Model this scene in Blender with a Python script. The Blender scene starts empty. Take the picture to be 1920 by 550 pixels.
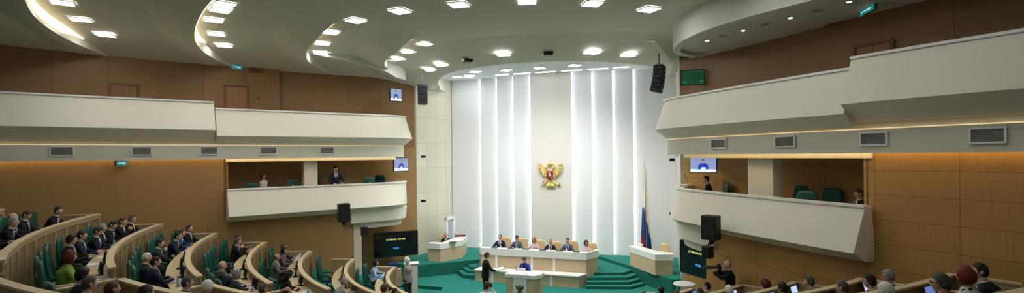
import bpy, bmesh, math, random
from mathutils import Vector, Matrix
random.seed(7)
sc = bpy.context.scene
COL = sc.collection
PI = math.pi
FPX, HY, CZ, ROLL = 950.0, 291.0, 5.6, math.radians(0.6)
CR, SR = math.cos(ROLL), math.sin(ROLL)

# ------------------------------------------------------------------ survey helpers (photo pixel -> room metres)
def ray(px, py):
    a = (px-960)/FPX; b = (HY-py)/FPX
    return Vector((a*CR+b*SR, 1.0, -a*SR+b*CR))
def PY(px, py, Y):
    return Vector((0,0,CZ)) + ray(px,py)*Y
def PZ(px, py, z):
    d = ray(px,py)
    return Vector((0,0,CZ)) + d*((z-CZ)/d.z)
def kx(px, py=291):
    return ray(px,py).x

# ------------------------------------------------------------------ materials
MATS = {}
def mat(name, col, rough=.6, metal=0, emit=None, es=0, spec=.3, noise=0, nscale=8, bump=0, coat=0):
    if name in MATS: return MATS[name]
    m = bpy.data.materials.new(name); m.use_nodes = True
    nt = m.node_tree; b = nt.nodes['Principled BSDF']
    b.inputs['Base Color'].default_value = (*col,1)
    b.inputs['Roughness'].default_value = rough
    b.inputs['Metallic'].default_value = metal
    b.inputs['Specular IOR Level'].default_value = spec
    if coat: b.inputs['Coat Weight'].default_value = coat
    if emit:
        b.inputs['Emission Color'].default_value = (*emit,1)
        b.inputs['Emission Strength'].default_value = es
    if noise or bump:
        tc = nt.nodes.new('ShaderNodeTexCoord'); n = nt.nodes.new('ShaderNodeTexNoise')
        n.inputs['Scale'].default_value = nscale; n.inputs['Detail'].default_value = 4
        nt.links.new(tc.outputs['Object'], n.inputs['Vector'])
        if noise:
            mx = nt.nodes.new('ShaderNodeMix'); mx.data_type='RGBA'
            mx.inputs['A'].default_value = (*[c*(1-noise) for c in col],1)
            mx.inputs['B'].default_value = (*[min(1,c*(1+noise)) for c in col],1)
            nt.links.new(n.outputs['Fac'], mx.inputs['Factor'])
            nt.links.new(mx.outputs['Result'], b.inputs['Base Color'])
        if bump:
            bp = nt.nodes.new('ShaderNodeBump'); bp.inputs['Strength'].default_value = bump; bp.inputs['Distance'].default_value=.01
            nt.links.new(n.outputs['Fac'], bp.inputs['Height']); nt.links.new(bp.outputs['Normal'], b.inputs['Normal'])
    MATS[name] = m
    return m

def wood_mat(name, col, pw=1.45, ph=.52, seam=.008, grain=.16, seamcol=None, rough=.45, var=.10):
    """veneer panels: u = metres along the wall, v = metres up"""
    m = bpy.data.materials.new(name); m.use_nodes = True
    nt = m.node_tree; b = nt.nodes['Principled BSDF']; L = nt.links.new
    uv = nt.nodes.new('ShaderNodeUVMap')
    br = nt.nodes.new('ShaderNodeTexBrick')
    br.offset = 0; br.squash = 1
    br.inputs['Scale'].default_value = 1; br.inputs['Mortar Size'].default_value = seam
    br.inputs['Mortar Smooth'].default_value = .3; br.inputs['Bias'].default_value = 0
    br.inputs['Brick Width'].default_value = pw; br.inputs['Row Height'].default_value = ph
    br.inputs['Color1'].default_value = (*[c*(1-var) for c in col],1)
    br.inputs['Color2'].default_value = (*[c*(1+var) for c in col],1)
    br.inputs['Mortar'].default_value = (*(seamcol or [c*.45 for c in col]),1)
    L(uv.outputs['UV'], br.inputs['Vector'])
    mp = nt.nodes.new('ShaderNodeMapping'); mp.inputs['Scale'].default_value = (42, 1.4, 1)
    L(uv.outputs['UV'], mp.inputs['Vector'])
    n = nt.nodes.new('ShaderNodeTexNoise'); n.inputs['Scale'].default_value = 1; n.inputs['Detail'].default_value = 5
    L(mp.outputs['Vector'], n.inputs['Vector'])
    rp = nt.nodes.new('ShaderNodeMapRange'); rp.inputs['To Min'].default_value = 1-grain; rp.inputs['To Max'].default_value = 1+grain
    L(n.outputs['Fac'], rp.inputs['Value'])
    mu = nt.nodes.new('ShaderNodeMix'); mu.data_type='RGBA'; mu.blend_type='MULTIPLY'; mu.inputs['Factor'].default_value = 1
    L(br.outputs['Color'], mu.inputs['A']); L(rp.outputs['Result'], mu.inputs['B'])
    L(mu.outputs['Result'], b.inputs['Base Color'])
    b.inputs['Roughness'].default_value = rough; b.inputs['Specular IOR Level'].default_value = .25
    MATS[name] = m
    return m

def fleck_mat(name, base, fleck, scale=30, thr=.55, rough=.9):
    m = bpy.data.materials.new(name); m.use_nodes = True
    nt = m.node_tree; b = nt.nodes['Principled BSDF']; L = nt.links.new
    tc = nt.nodes.new('ShaderNodeTexCoord'); v = nt.nodes.new('ShaderNodeTexNoise')
    v.inputs['Scale'].default_value = scale; v.inputs['Detail'].default_value = 1
    L(tc.outputs['Object'], v.inputs['Vector'])
    r = nt.nodes.new('ShaderNodeValToRGB'); r.color_ramp.elements[0].position = thr; r.color_ramp.elements[1].position = thr+.03
    r.color_ramp.elements[0].color = (*base,1); r.color_ramp.elements[1].color = (*fleck,1)
    L(v.outputs['Fac'], r.inputs['Fac']); L(r.outputs['Color'], b.inputs['Base Color'])
    b.inputs['Roughness'].default_value = rough
    MATS[name] = m
    return m

# ------------------------------------------------------------------ mesh builder
class MB:
    def __init__(s): s.v=[]; s.f=[]; s.m=[]; s.uv=[]; s.mi=0
    def face(s, idx, uv=None):
        s.f.append(tuple(idx)); s.m.append(s.mi); s.uv.append(uv)
    def add(s, pts):
        b=len(s.v); s.v.extend(Vector(p) for p in pts); return b
    def box(s, c, size, M=None, taper=1.0):
        x,y,z=[q/2 for q in size]; c=Vector(c)
        P=[(-x,-y,-z),(x,-y,-z),(x,y,-z),(-x,y,-z),(-x*taper,-y*taper,z),(x*taper,-y*taper,z),(x*taper,y*taper,z),(-x*taper,y*taper,z)]
        P=[(c+(M@Vector(p) if M else Vector(p))) for p in P]
        b=s.add(P)
        for q in ((0,3,2,1),(4,5,6,7),(0,1,5,4),(1,2,6,5),(2,3,7,6),(3,0,4,7)):
            s.face([b+i for i in q])
        return s
    def rbox(s, c, size, r=.02, M=None, seg=2):
        """box with rounded vertical edges and small top/bottom chamfer"""
        x,y,z=[q/2 for q in size]; r=min(r,x*.98,y*.98); pts=[]
        for (cx,cy,a0) in ((x-r,y-r,0),(-x+r,y-r,90),(-x+r,-y+r,180),(x-r,-y+r,270)):
            for k in range(seg+1):
                a=math.radians(a0+90*k/seg); pts.append((cx+r*math.cos(a),cy+r*math.sin(a)))
        ch=min(r*.6,z*.5); rings=[]
        for (zz,sx,sy) in ((-z,(x-ch)/x,(y-ch)/y),(-z+ch,1,1),(z-ch,1,1),(z,(x-ch)/x,(y-ch)/y)):
            rings.append([Vector((p[0]*sx,p[1]*sy,zz)) for p in pts])
        s.loft([[Vector(c)+(M@p if M else p) for p in R] for R in rings]); return s
    def loft(s, rings, cap=True, closed=True):
        n=len(rings[0]); b=s.add([p for R in rings for p in R])
        for i in range(len(rings)-1):
            for j in range(n if closed else n-1):
                k=(j+1)%n
                s.face((b+i*n+j,b+i*n+k,b+(i+1)*n+k,b+(i+1)*n+j))
        if cap:
            s.face([b+j for j in range(n)][::-1]); e=b+(len(rings)-1)*n
            s.face([e+j for j in range(n)])
        return s
    def tube(s, path, r, n=8, cap=True):
        path=[Vector(p) for p in path]; rs=r if isinstance(r,(list,tuple)) else [r]*len(path)
        rings=[]; up=None
        for i,p in enumerate(path):
            t=(path[min(i+1,len(path)-1)]-path[max(i-1,0)])
            t=t.normalized() if t.length>1e-9 else Vector((0,0,1))
            if up is None:
                up=Vector((0,0,1)) if abs(t.z)<.9 else Vector((1,0,0))
            a=t.cross(up)
            if a.length<1e-6: a=t.orthogonal()
            a.normalize(); bb=a.cross(t).normalized(); up=bb
            rings.append([p+a*(rs[i]*math.cos(2*PI*k/n))+bb*(rs[i]*math.sin(2*PI*k/n)) for k in range(n)])
        s.loft(rings,cap); return s
    def lathe(s, prof, c=(0,0,0), n=16, M=None):
        rings=[]
        for (r,z) in prof:
            R=[Vector((max(r,1e-4)*math.cos(2*PI*k/n),max(r,1e-4)*math.sin(2*PI*k/n),z)) for k in range(n)]
            rings.append([Vector(c)+(M@p if M else p) for p in R])
        s.loft(rings); return s
    def sphere(s, c, rad, n=12, m=8, M=None):
        rad=rad if isinstance(rad,(list,tuple)) else (rad,)*3; rings=[]
        for i in range(m+1):
            th=PI*i/m; st=max(math.sin(th),.02)
            R=[Vector((rad[0]*st*math.cos(2*PI*k/n),rad[1]*st*math.sin(2*PI*k/n),-rad[2]*math.cos(th))) for k in range(n)]
            rings.append([Vector(c)+(M@p if M else p) for p in R])
        s.loft(rings); return s
    def prism(s, poly, z0, z1, M=None, c=(0,0,0)):
        """poly (x,y) counter-clockwise, extruded z0..z1"""
        f=lambda p:Vector(c)+(M@Vector(p) if M else Vector(p))
        s.loft([[f((x,y,z0)) for x,y in poly],[f((x,y,z1)) for x,y in poly]]); return s
    def build(s, name, mats, parent=None, loc=None, rotz=0, smooth=False, M=None):
        me=bpy.data.meshes.new(name)
        me.from_pydata([tuple(v) for v in s.v],[],s.f)
        mats=mats if isinstance(mats,(list,tuple)) else [mats]
        for m in mats: me.materials.append(m)
        me.polygons.foreach_set('material_index',s.m)
        if any(u for u in s.uv):
            l=me.uv_layers.new(name='UVMap')
            for p,u in zip(me.polygons,s.uv):
                if u:
                    for k,li in enumerate(p.loop_indices): l.data[li].uv=u[k]
        bm=bmesh.new(); bm.from_mesh(me); bmesh.ops.recalc_face_normals(bm,faces=bm.faces[:]); bm.to_mesh(me); bm.free()
        if smooth: me.polygons.foreach_set('use_smooth',[True]*len(me.polygons))
        o=bpy.data.objects.new(name,me); COL.objects.link(o)
        if M is not None: o.matrix_world=M
        elif loc is not None: o.location=loc; o.rotation_euler=(0,0,rotz)
        if parent is not None: o.parent=parent
        return o

def tag(o, label=None, cat=None, group=None, kind=None):
    if label: o['label']=label
    if cat: o['category']=cat
    if group: o['group']=group
    if kind: o['kind']=kind
    return o
def empty(name, loc, rotz=0, M=None):
    o=bpy.data.objects.new(name,None); COL.objects.link(o); o.empty_display_size=.1
    if M is not None: o.matrix_world=M
    else: o.location=loc; o.rotation_euler=(0,0,rotz)
    return o
def struct(o, label=None):
    o['kind']='structure'
    if label: o['label']=label
    return o
def copy_tree(o, parent=None):
    c=o.copy(); COL.objects.link(c)
    if parent is not None: c.parent=parent
    for ch in list(o.children): copy_tree(ch,c)
    return c

def catmull(pts, n=8):
    pts=[Vector((*p[:2],0)) for p in pts]; out=[]
    for i in range(len(pts)-1):
        p0=pts[max(i-1,0)];p1=pts[i];p2=pts[i+1];p3=pts[min(i+2,len(pts)-1)]
        for k in range(n):
            t=k/n
            out.append(.5*((2*p1)+(p2-p0)*t+(2*p0-5*p1+4*p2-p3)*t*t+(3*p1-p0-3*p2+p3)*t**3))
    out.append(pts[-1]); return out
def normals(path, side):
    """unit plan normals; side=+1 -> to the right of travel"""
    out=[]
    for i in range(len(path)):
        t=(path[min(i+1,len(path)-1)]-path[max(i-1,0)]).normalized()
        out.append(Vector((t.y,-t.x,0))*side)
    return out
def sweep(mb, path, prof, side=1, cap=True):
    """profile list of (o,z): o metres to the hall side of the path"""
    N=normals(path,side); n=len(prof); u=0; b=len(mb.v); us=[]
    for i,p in enumerate(path):
        if i: u+=(path[i]-path[i-1]).length
        us.append(u)
        mb.add([p+N[i]*o+Vector((0,0,z)) for o,z in prof])
    vs=[0]
    for k in range(n): vs.append(vs[-1]+math.dist(prof[k],prof[(k+1)%n]))
    for i in range(len(path)-1):
        for k in range(n):
            q=(k+1)%n
            horiz=abs(prof[k][1]-prof[q][1])<1e-6
            va,vb=(vs[k],vs[k+1]) if horiz else (prof[k][1],prof[q][1])
            mb.face((b+i*n+k,b+i*n+q,b+(i+1)*n+q,b+(i+1)*n+k),((us[i],va),(us[i],vb),(us[i+1],vb),(us[i+1],va)))
    if cap:
        mb.face([b+k for k in range(n)],[(prof[k][0],prof[k][1]) for k in range(n)])
        e=b+(len(path)-1)*n
        mb.face([e+k for k in range(n)],[(prof[k][0],prof[k][1]) for k in range(n)])
    return mb
def cut_px(path, px0, px1):
    """part of a plan path between two photo columns (as seen from the camera)"""
    out=[]; k0,k1=kx(px0),kx(px1)
    for a,b in zip(path,path[1:]):
        ka,kb=a.x/a.y,b.x/b.y
        seg=[]
        for kk in (k0,k1):
            if (ka-kk)*(kb-kk)<0:
                t=(kk*a.y-a.x)/((b.x-a.x)-kk*(b.y-a.y)); seg.append((t,a+(b-a)*t))
        if k0<=ka<=k1 and (not out or (out[-1]-a).length>1e-5): out.append(a)
        for t,p in sorted(seg,key=lambda q:q[0]): out.append(p)
    if k0<=path[-1].x/path[-1].y<=k1: out.append(path[-1])
    return out
def off(path, o, side=1):
    N=normals(path,side); return [p+n*o for p,n in zip(path,N)]

# ------------------------------------------------------------------ camera
cd=bpy.data.cameras.new('camera'); cam=bpy.data.objects.new('camera',cd); COL.objects.link(cam)
right=Vector((CR,0,-SR)); up=Vector((SR,0,CR)); back=Vector((0,-1,0))
M=Matrix.Identity(4)
for i in range(3): M[i][0]=right[i]; M[i][1]=up[i]; M[i][2]=back[i]; M[i][3]=(0,0,CZ)[i]
cam.matrix_world=M
cd.sensor_width=36; cd.lens=36*FPX/1920; cd.shift_y=(HY-275)/1920; cd.clip_start=.1; cd.clip_end=200
sc.camera=cam
sc.view_settings.view_transform='Standard'; sc.view_settings.look='None'
sc.view_settings.gamma=1; sc.view_settings.use_curve_mapping=False
sc.view_settings.exposure=1.15
w=bpy.data.worlds.new('world'); sc.world=w; w.use_nodes=True
w.node_tree.nodes['Background'].inputs['Color'].default_value=(.9,.95,1,1)
w.node_tree.nodes['Background'].inputs['Strength'].default_value=.05
try:
    sc.cycles.use_denoising=True; sc.cycles.max_bounces=8; sc.cycles.diffuse_bounces=5; sc.cycles.sample_clamp_indirect=6
except Exception: pass

# ------------------------------------------------------------------ palette
wood_wall=wood_mat('veneer_wall',(.44,.25,.085),1.45,.52,seamcol=(.20,.115,.045),seam=.006,var=.05)
wood_left=wood_mat('veneer_left',(.34,.205,.085),2.4,1.2,seam=.004,seamcol=(.29,.175,.07),var=.03)
wood_gallery=wood_mat('veneer_gallery',(.275,.158,.07),1.5,1.1,seamcol=(.17,.095,.042),var=.06)
wood_desk=wood_mat('veneer_desk',(.62,.47,.31),3.0,3.0,seam=.0,grain=.12)
wood_row=wood_mat('oak_row',(.42,.315,.175),3.0,3.0,seam=.0,grain=.10)
oak_rim=mat('oak_rim',(.62,.50,.31),.4,noise=.08,nscale=3)
oak_top=mat('oak_top',(.60,.48,.28),.4,noise=.08,nscale=3)
cream=mat('cream_plaster',(.74,.715,.61),.7,noise=.015,nscale=2)
cream2=mat('cream_fascia',(.66,.64,.54),.7,noise=.015,nscale=2)
white_cap=mat('white_cap',(.85,.85,.83),.4)
tile_pil=wood_mat('beige_panels',(.62,.58,.46),.75,1.25,seam=.012,grain=.02,seamcol=(.45,.42,.33),rough=.6,var=.03)
ceil_m=mat('ceiling_plaster',(.60,.585,.49),.8,noise=.02,nscale=1.5)
ceil_lip=mat('ceiling_lip',(.62,.625,.585),.6)
stage_ceil_m=mat('stage_ceiling',(.74,.77,.76),.8)
white_panel=mat('white_panel',(.80,.82,.84),.65,noise=.01,nscale=1)
warm_panel=mat('warm_white_panel',(.74,.72,.68),.65,noise=.01,nscale=1)
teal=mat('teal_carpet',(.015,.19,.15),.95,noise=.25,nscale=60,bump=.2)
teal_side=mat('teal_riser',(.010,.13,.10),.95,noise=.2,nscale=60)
black=mat('black_plastic',(.012,.013,.015),.45)
blackm=mat('black_mesh',(.018,.018,.02),.75,noise=.4,nscale=200)
dgray=mat('dark_gray',(.06,.06,.065),.5)
chrome=mat('chrome',(.7,.7,.72),.2,1)
white_pl=mat('white_plastic',(.8,.8,.8),.4)
grille_m=mat('vent_grille',(.30,.31,.29),.6)
green_lea=mat('green_leather',(.008,.085,.062),.38,noise=.25,nscale=6,spec=.45)
cream_lea=mat('cream_leather',(.66,.50,.25),.45,noise=.1,nscale=6)
gold=mat('gold',(.74,.56,.20),.35,.35,noise=.22,nscale=30)
gold_dark=mat('gold_dark',(.42,.28,.07),.4,.8)
red_sh=mat('red_shield',(.28,.01,.02),.4)
silver=mat('silver',(.7,.7,.72),.3,.8)
def emat(name,col,s): return mat(name,(.03,.03,.03) if s<5 else (.7,.7,.7),.5,emit=col,es=s)
lamp_m=emat('lamp_diffuser',(1,.98,.94),16)
stage_lamp=emat('stage_lamp',(.97,.98,1),9)
shell_lamp=emat('shell_lamp',(.98,.98,1),22)
warm_led=emat('warm_led',(1,.72,.36),.4)
warm_wash=emat('warm_wash',(1,.68,.32),4.0)
cove_led=emat('cove_led',(1,.80,.50),1.1)
cool_led=emat('cool_led',(.88,.94,1),4)
slot_led=emat('slot_led',(.97,.98,1),5)
spot_m=emat('spot_bulb',(1,.97,.9),40)
# ================================================================== plan lines
O=Vector((2.05,25.6,0)); TH=math.radians(18)
EX=Vector((math.cos(TH),-math.sin(TH),0)); ED=Vector((-math.sin(TH),-math.cos(TH),0))
def S(s,d,z=0): return O+EX*s+ED*d+Vector((0,0,z))
SROT=-TH
MS=Matrix(((EX.x,-ED.x,0),(EX.y,-ED.y,0),(0,0,1)))      # stage-frame axes: x along the wall, y towards the wall
def s_of(px):
    k=kx(px); return (k*O.y-O.x)/(EX.x-k*EX.y)
DZ=.70
# left fascia line, far end rounded
LP=catmull([(-22,9.2),(-15.2,14.75),(-10.55,18.35),(-7.2,20.85),(-5.55,22.05),(-4.95,22.75),(-4.98,23.5),(-5.5,24.0)],10)
RP=catmull([(14.0,2.6),(10.4,5.9),(8.75,8.3),(7.45,10.65),(6.35,13.3),(5.55,15.5),(5.22,16.7),(5.35,17.6),(5.85,18.3),(6.5,18.7)],10)
RLO=catmull([(14.0,2.6),(10.4,5.9),(8.75,8.3),(7.45,10.65),(6.42,13.3),(5.8,15.3),(5.56,16.5),(5.66,17.4),(6.0,18.1),(6.55,18.75)],10)
LW2=catmull([(-13.6,18.5),(-10.4,20.85),(-4.74,25.0)],6)
RW2=catmull([(6.5,19.15),(7.35,17.4),(8.15,14.6),(9.75,10.6)],6)
LG=catmull([(-22,12.5),(-18.0,15.6),(-14.6,18.9),(-12.0,20.8),(-10.0,22.0),(-7,23.7),(-4.76,25.1)],6)
RG=catmull([(6.35,19.3),(6.9,18.6),(7.5,17.4),(8.9,14.0),(9.6,12.4),(11,9.4),(13,5.9),(16,2)],6)
# side: LP travels away from camera with hall on its right (+1); RP travels away from the camera with hall on its left (-1)

# ------------------------------------------------------------------ walls
def wall(name, path, z0, z1, m, side, t=.2, o=0):
    mb=MB(); sweep(mb, path, [(o,z0),(o,z1),(o-t,z1),(o-t,z0)], side)
    return struct(mb.build(name,m))
# left lower wood wall up to the fascia; under the balcony it carries on to the pilaster
lw=off(LP,-.28,1)
wall('wall_left', cut_px(lw,-200,425), 0, 5.655, wood_left, 1)
wall('wall_left_lower', cut_px(lw,425,661), 0, 3.35, wood_left, 1)
wall('wall_left_recess', LW2, 0, 6.0, wood_left, 1)
wall('wall_left_gallery', cut_px(off(LG,.22,1),-300,525), 5.9, 9.45, wood_gallery, 1, t=.4)
wall('wall_left_gallery_far', cut_px(LG,520,783), 5.9, 9.45, wood_gallery, 1)
# pilaster at the end of the lower wall, and its return into the recess
pe=cut_px(lw,661,676)
mb=MB(); sweep(mb,pe,[(.03,0),(.03,3.3),(-.9,3.3),(-.9,0)],1); struct(mb.build('trim_1',tile_pil))
# left beige pilaster wall beside the stage
wall('wall_stage_left', [Vector((-4.72,25.0,0)),S(s_of(848),-.15)], 0, 9.7, tile_pil, 1, t=.3)
# right
rw=off(RP,-.28,-1)
wall('wall_right', cut_px(rw,1624,2300), 0, 5.655, wood_wall, -1)
wall('wall_right_lower', cut_px(rw,1336,1624), 0, 3.35, wood_wall, -1)
wall('wall_right_recess', RW2, 0, 6.0, wood_wall, 1)
wall('wall_right_gallery', cut_px(off(RG,.12,1),1548,2600), 5.9, 9.45, wood_gallery, 1, t=.4)
wall('wall_right_gallery_far', cut_px(RG,1276,1552), 5.9, 9.45, wood_gallery, 1)
wall('wall_stage_right', [S(s_of(1268),-.15), Vector((6.4,19.25,0))], 0, 9.7, tile_pil, 1, t=.3)
pe=cut_px(rw,1322,1337)
mb=MB(); sweep(mb,pe[:],[(.0,0),(.0,3.3),(-.9,3.3),(-.9,0)],-1); struct(mb.build('trim_2',wood_wall))

# ------------------------------------------------------------------ stage back wall: stepped panels with hidden light strips
bpx=[848,905,937,968.5,1001,1073,1110,1148,1186,1268]
bs=[s_of(p) for p in bpx]
dd=[0,.10,.20,.30,.40,.30,.20,.10,0]
OVER=.05
for i in range(9):
    a,b,d=bs[i],bs[i+1],dd[i]
    if i: a-=OVER if dd[i]>dd[i-1] else -.0
    if i<8: b+=OVER if dd[i]>dd[i+1] else 0
    if i and dd[i]<dd[i-1]: a-=.02
    if i<8 and dd[i]<dd[i+1]: b+=.02
    mb=MB(); mb.box((0,0,0),(b-a,.03,8.95))
    struct(mb.build('wall_back_panel', warm_panel if i==4 else white_panel, M=Matrix.Translation(S((a+b)/2,d-.015,DZ+8.95/2))@MS.to_4x4()))
for i in range(1,9):
    s=bs[i]; lo=min(dd[i-1],dd[i])
    outward=-1 if dd[i]>dd[i-1] else 1
    mb=MB(); mb.box((0,0,0),(.03,.055,8.85))
    o=mb.build('wall_light_strip', cool_led, M=Matrix.Translation(S(s+outward*.015,lo+.036,DZ+8.95/2))@MS.to_4x4())
    o['kind']='structure'
mb=MB(); mb.box((0,0,0),(bs[-1]-bs[0]+.3,.1,9.5)); struct(mb.build('wall_back',white_panel,M=Matrix.Translation(S((bs[0]+bs[-1])/2,-.2,4.75))@MS.to_4x4()))

# ------------------------------------------------------------------ upper balconies (galleries)
def parapet(name, path, prof, side, m=cream, cap=True, capw=.12, taper=0):
    mb=MB(); sweep(mb,path,prof,side)
    if taper:
        # the lean of the front dies out round the curved end
        N=normals(path,side); n=len(prof); npts=len(path)
        for i in range(npts):
            t=max(0,min(1,(i-(npts-32))/16)); t=t*t*(3-2*t)*taper
            for k,(o_,z_) in enumerate(prof):
                if o_>.05: mb.v[i*n+k]=path[i]+N[i]*(o_*(1-t))+Vector((0,0,z_))
    o=struct(mb.build(name,m))
    if cap:
        o_,z=prof[0]
        c=MB(); sweep(c,path,[(o_+.05,z-.02),(o_+.05,z+.035),(o_-capw,z+.035),(o_-capw,z-.02)],side)
        c.build('rim',white_cap,o)
    return o
U1=[(.02,7.60),(.40,6.60),(-.02,6.22),(-.45,6.22),(-.25,7.60)]
U2=[(.02,7.38),(.34,6.40),(-.02,6.11),(-.45,6.11),(-.25,7.38)]
LO=[(.02,4.43),(.42,3.48),(0,3.26),(-.35,3.26),(-.2,4.43)]
parapet('wall_left_upper_parapet_near', cut_px(LP,-300,402), U1, 1)
i0=[i for i,p in enumerate(LP) if p.x/p.y>kx(405)][0]
LPfar=[cut_px(LP,404.5,500)[0]]+LP[i0:]
parapet('wall_left_upper_parapet_far', LPfar, U2, 1)
j0=[i for i,p in enumerate(RP) if p.x/p.y<kx(1600)][0]
RPfar=[cut_px(RP,1500,1601)[0]]+RP[j0:]
RPfar=[q for q in RPfar]
parapet('wall_right_upper_parapet_near', cut_px(RP,1599,2400), U1, -1)
parapet('wall_right_upper_parapet_far', RPfar, U2, -1)
# fascia (with the air vents) and the gallery slab behind it
FA=[(-.06,5.56),(-.06,6.06),(-.16,6.06),(-.16,6.32),(-1.9,6.32),(-1.9,5.66),(-.10,5.66),(-.10,5.56)]
mb=MB(); sweep(mb,LP[:-4],FA,1); struct(mb.build('trim_fascia_left',cream2))
mb=MB(); sweep(mb,RP[:-4],FA,-1); struct(mb.build('trim_fascia_right',cream2))
# warm cove strips: on top of the fascia, and under it washing the wood wall
for nm,pth,sd in (('left',LP[4:-4],1),('right',RP[2:-4],-1)):
    mb=MB(); sweep(mb,pth,[(-.07,6.065),(-.07,6.085),(-.11,6.085),(-.11,6.065)],sd); o=mb.build('wall_light_strip',warm_led); o['kind']='structure'
    mb=MB(); sweep(mb,pth,[(-.115,5.635),(-.115,5.65),(-.15,5.65),(-.15,5.635)],sd); o=mb.build('wall_light_strip',warm_wash); o['kind']='structure'

# ------------------------------------------------------------------ lower balconies
iL=[i for i,p in enumerate(LP) if p.x/p.y>kx(425)][0]
LPl=[cut_px(LP,425,600)[0]]+LP[iL:]
iR=[i for i,p in enumerate(RLO) if p.x/p.y<kx(1622)][0]
RPl=[cut_px(RLO,1500,1622)[0]]+RLO[iR:]
parapet('wall_left_lower_parapet', LPl, LO, 1, taper=.85)
parapet('wall_right_lower_parapet', RPl, LO, -1, taper=1.0)
def slab(name, path, z0, z1, depth, side, m):
    mb=MB(); sweep(mb,path,[(-.05,z0),(-.05,z1),(-depth,z1),(-depth,z0)],side); return struct(mb.build(name,m))
slab('floor_left_balcony',LPl[:-8],3.28,3.42,1.7,1,cream2)
slab('floor_right_balcony',RPl[:-8],3.28,3.42,1.7,-1,cream2)
# soffit strip seen as a pale line above the balcony opening
for nm,path,sd in (('left',LPl[:-22],1),('right',RPl[:-8],-1)):
    mb=MB(); sweep(mb,path,[(-.24,5.45),(-.24,5.60),(-.28,5.60),(-1.9,5.645),(-1.9,5.60),(-.29,5.54),(-.29,5.45)],sd); struct(mb.build('ceiling_balcony_'+nm,cream))
# stepped round tiers under the balcony ends
T1=[(.06,3.30),(.0,2.80),(-.8,2.80),(-.8,3.30)]
T2=[(-.18,2.82),(-.22,2.52),(-.9,2.52),(-.9,2.82)]
iT=[i for i,p in enumerate(LP) if p.x/p.y>kx(657)][0]
mb=MB(); sweep(mb,[cut_px(LP,657,720)[0]]+LP[iT:],T1,1); struct(mb.build('trim_left_balcony_tier',cream))
iT2=[i for i,p in enumerate(LP) if p.x/p.y>kx(678)][0]
mb=MB(); sweep(mb,[cut_px(LP,678,730)[0]]+LP[iT2:],T2,1); struct(mb.build('trim_left_balcony_lower_tier',cream2))
iT=[i for i,p in enumerate(RLO) if p.x/p.y<kx(1336)][0]
mb=MB(); sweep(mb,[cut_px(RLO,1280,1336)[0]]+RLO[iT:],T1,-1); struct(mb.build('trim_right_balcony_tier',cream))
iT=[i for i,p in enumerate(RLO) if p.x/p.y<kx(1322)][0]
mb=MB(); sweep(mb,[cut_px(RLO,1286,1322)[0]]+RLO[iT:],T2,-1); struct(mb.build('trim_right_balcony_lower_tier',cream2))
# balcony pillars
def pillar(name,path,side,p0,p1):
    seg=cut_px(off(path,-.52,side),p0,p1); mb=MB(); sweep(mb,seg,[(0,3.43),(0,5.55),(-.34,5.55),(-.34,3.43)],side); struct(mb.build(name,cream2))
pillar('wall_left_pillar',LP,1,570,595)
pillar('wall_right_pillar',RLO,-1,1402,1449)
# jambs closing the balcony openings at the hall end
def jamb(name,path,side,px0,px1,m):
    seg=cut_px(off(path,-.28,side),px0,px1); mb=MB(); sweep(mb,seg,[(0,3.3),(0,5.56),(-1.7,5.56),(-1.7,3.3)],side); struct(mb.build(name,m))
jamb('wall_left_jamb',LP,1,419,427,wood_wall)
jamb('wall_right_jamb',RP,-1,1619,1627,wood_wall)

# ------------------------------------------------------------------ ceiling
CC=Vector((.7,22.0,0)); RINGS=[6.0,8.9,12.25,15.8]
R_OPEN=5.7
def base_z(p):
    d=(Vector((p.x,p.y,0))-O).length
    t=max(0,min(1,(8.6-d)/(8.6-R_OPEN))); t=.7*t+.3*t*t*(3-2*t)
    # towards the left gallery wall the shell runs down to the head of the wood panelling
    w=0
    if p.x<-2:
        best=9
        for a,b in zip(LG,LG[1:]):
            ab=b-a; q=max(0,min(1,(Vector((p.x,p.y,0))-a).dot(ab)/ab.dot(ab))); c=a+ab*q; dv=Vector((p.x,p.y,0))-c
            if dv.length<abs(best): best=dv.length*(1 if ab.x*dv.y-ab.y*dv.x<0 else -1)
        w=max(0,min(1,1-best/3.6)); w=w*w*.42*max(0,min(1,(-2-p.x)/2.5))
    return 9.75-.48*t-w
LIP=.42
def lip_amp(deg):
    # the lips are full at the wall ends of the arcs and die out towards the middle of the hall
    d=abs((deg-162+180)%360-180) if deg<252 else abs((deg-342+180)%360-180)
    t=max(0,min(1,((70 if deg<252 else 34)-d)/22)); return t*t*(3-2*t)
def prof_r():
    """(radius, drop below base) pairs"""
    out=[(0,0)]
    r=0
    for R in RINGS:
        out+= [(R-.9,0),(R-.30,0),(R-.02,0)]
        out+= [(R,LIP),(R+.05,LIP),(R+.35,LIP*.74),(R+.70,LIP*.38),(R+1.08,0),(R+1.5,0)]
    out+=[(18.5,0),(24,0)]
    ex=[]
    for (a,da),(b,db) in zip(out,out[1:]):
        if da==0 and db==0 and b-a>.6:
            m_=int((b-a)/.45)
            ex+=[(a+(b-a)*q/m_,0) for q in range(1,m_)]
    return sorted(out+ex,key=lambda t:t[0])
PR=prof_r()
mb=MB(); NA=180; cols=[]
for a in range(NA):
    th=2*PI*a/NA; u=Vector((math.cos(th),math.sin(th),0))
    w_=CC-O; b_=w_.dot(u); c_=w_.dot(w_)-R_OPEN**2
    r0=-b_+math.sqrt(b_*b_-c_)
    col=[]
    p=CC+u*r0
    col.append(Vector((p.x,p.y,9.66)))
    for k,(r,dz) in enumerate([(r0,0)]+PR[1:]):
        rr=max(r,r0)
        dz*=lip_amp(360*a/NA)
        if r<r0: dz=0
        p=CC+u*rr
        # lips die out near the stage front where the shell is smooth
        bz=base_z(p); col.append(Vector((p.x,p.y,max(bz-dz,min(bz,9.36)) if p.x<-2 else bz-dz)))
    cols.append(col)
n=len(cols[0])
b=mb.add([p for c in cols for p in c])
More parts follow.
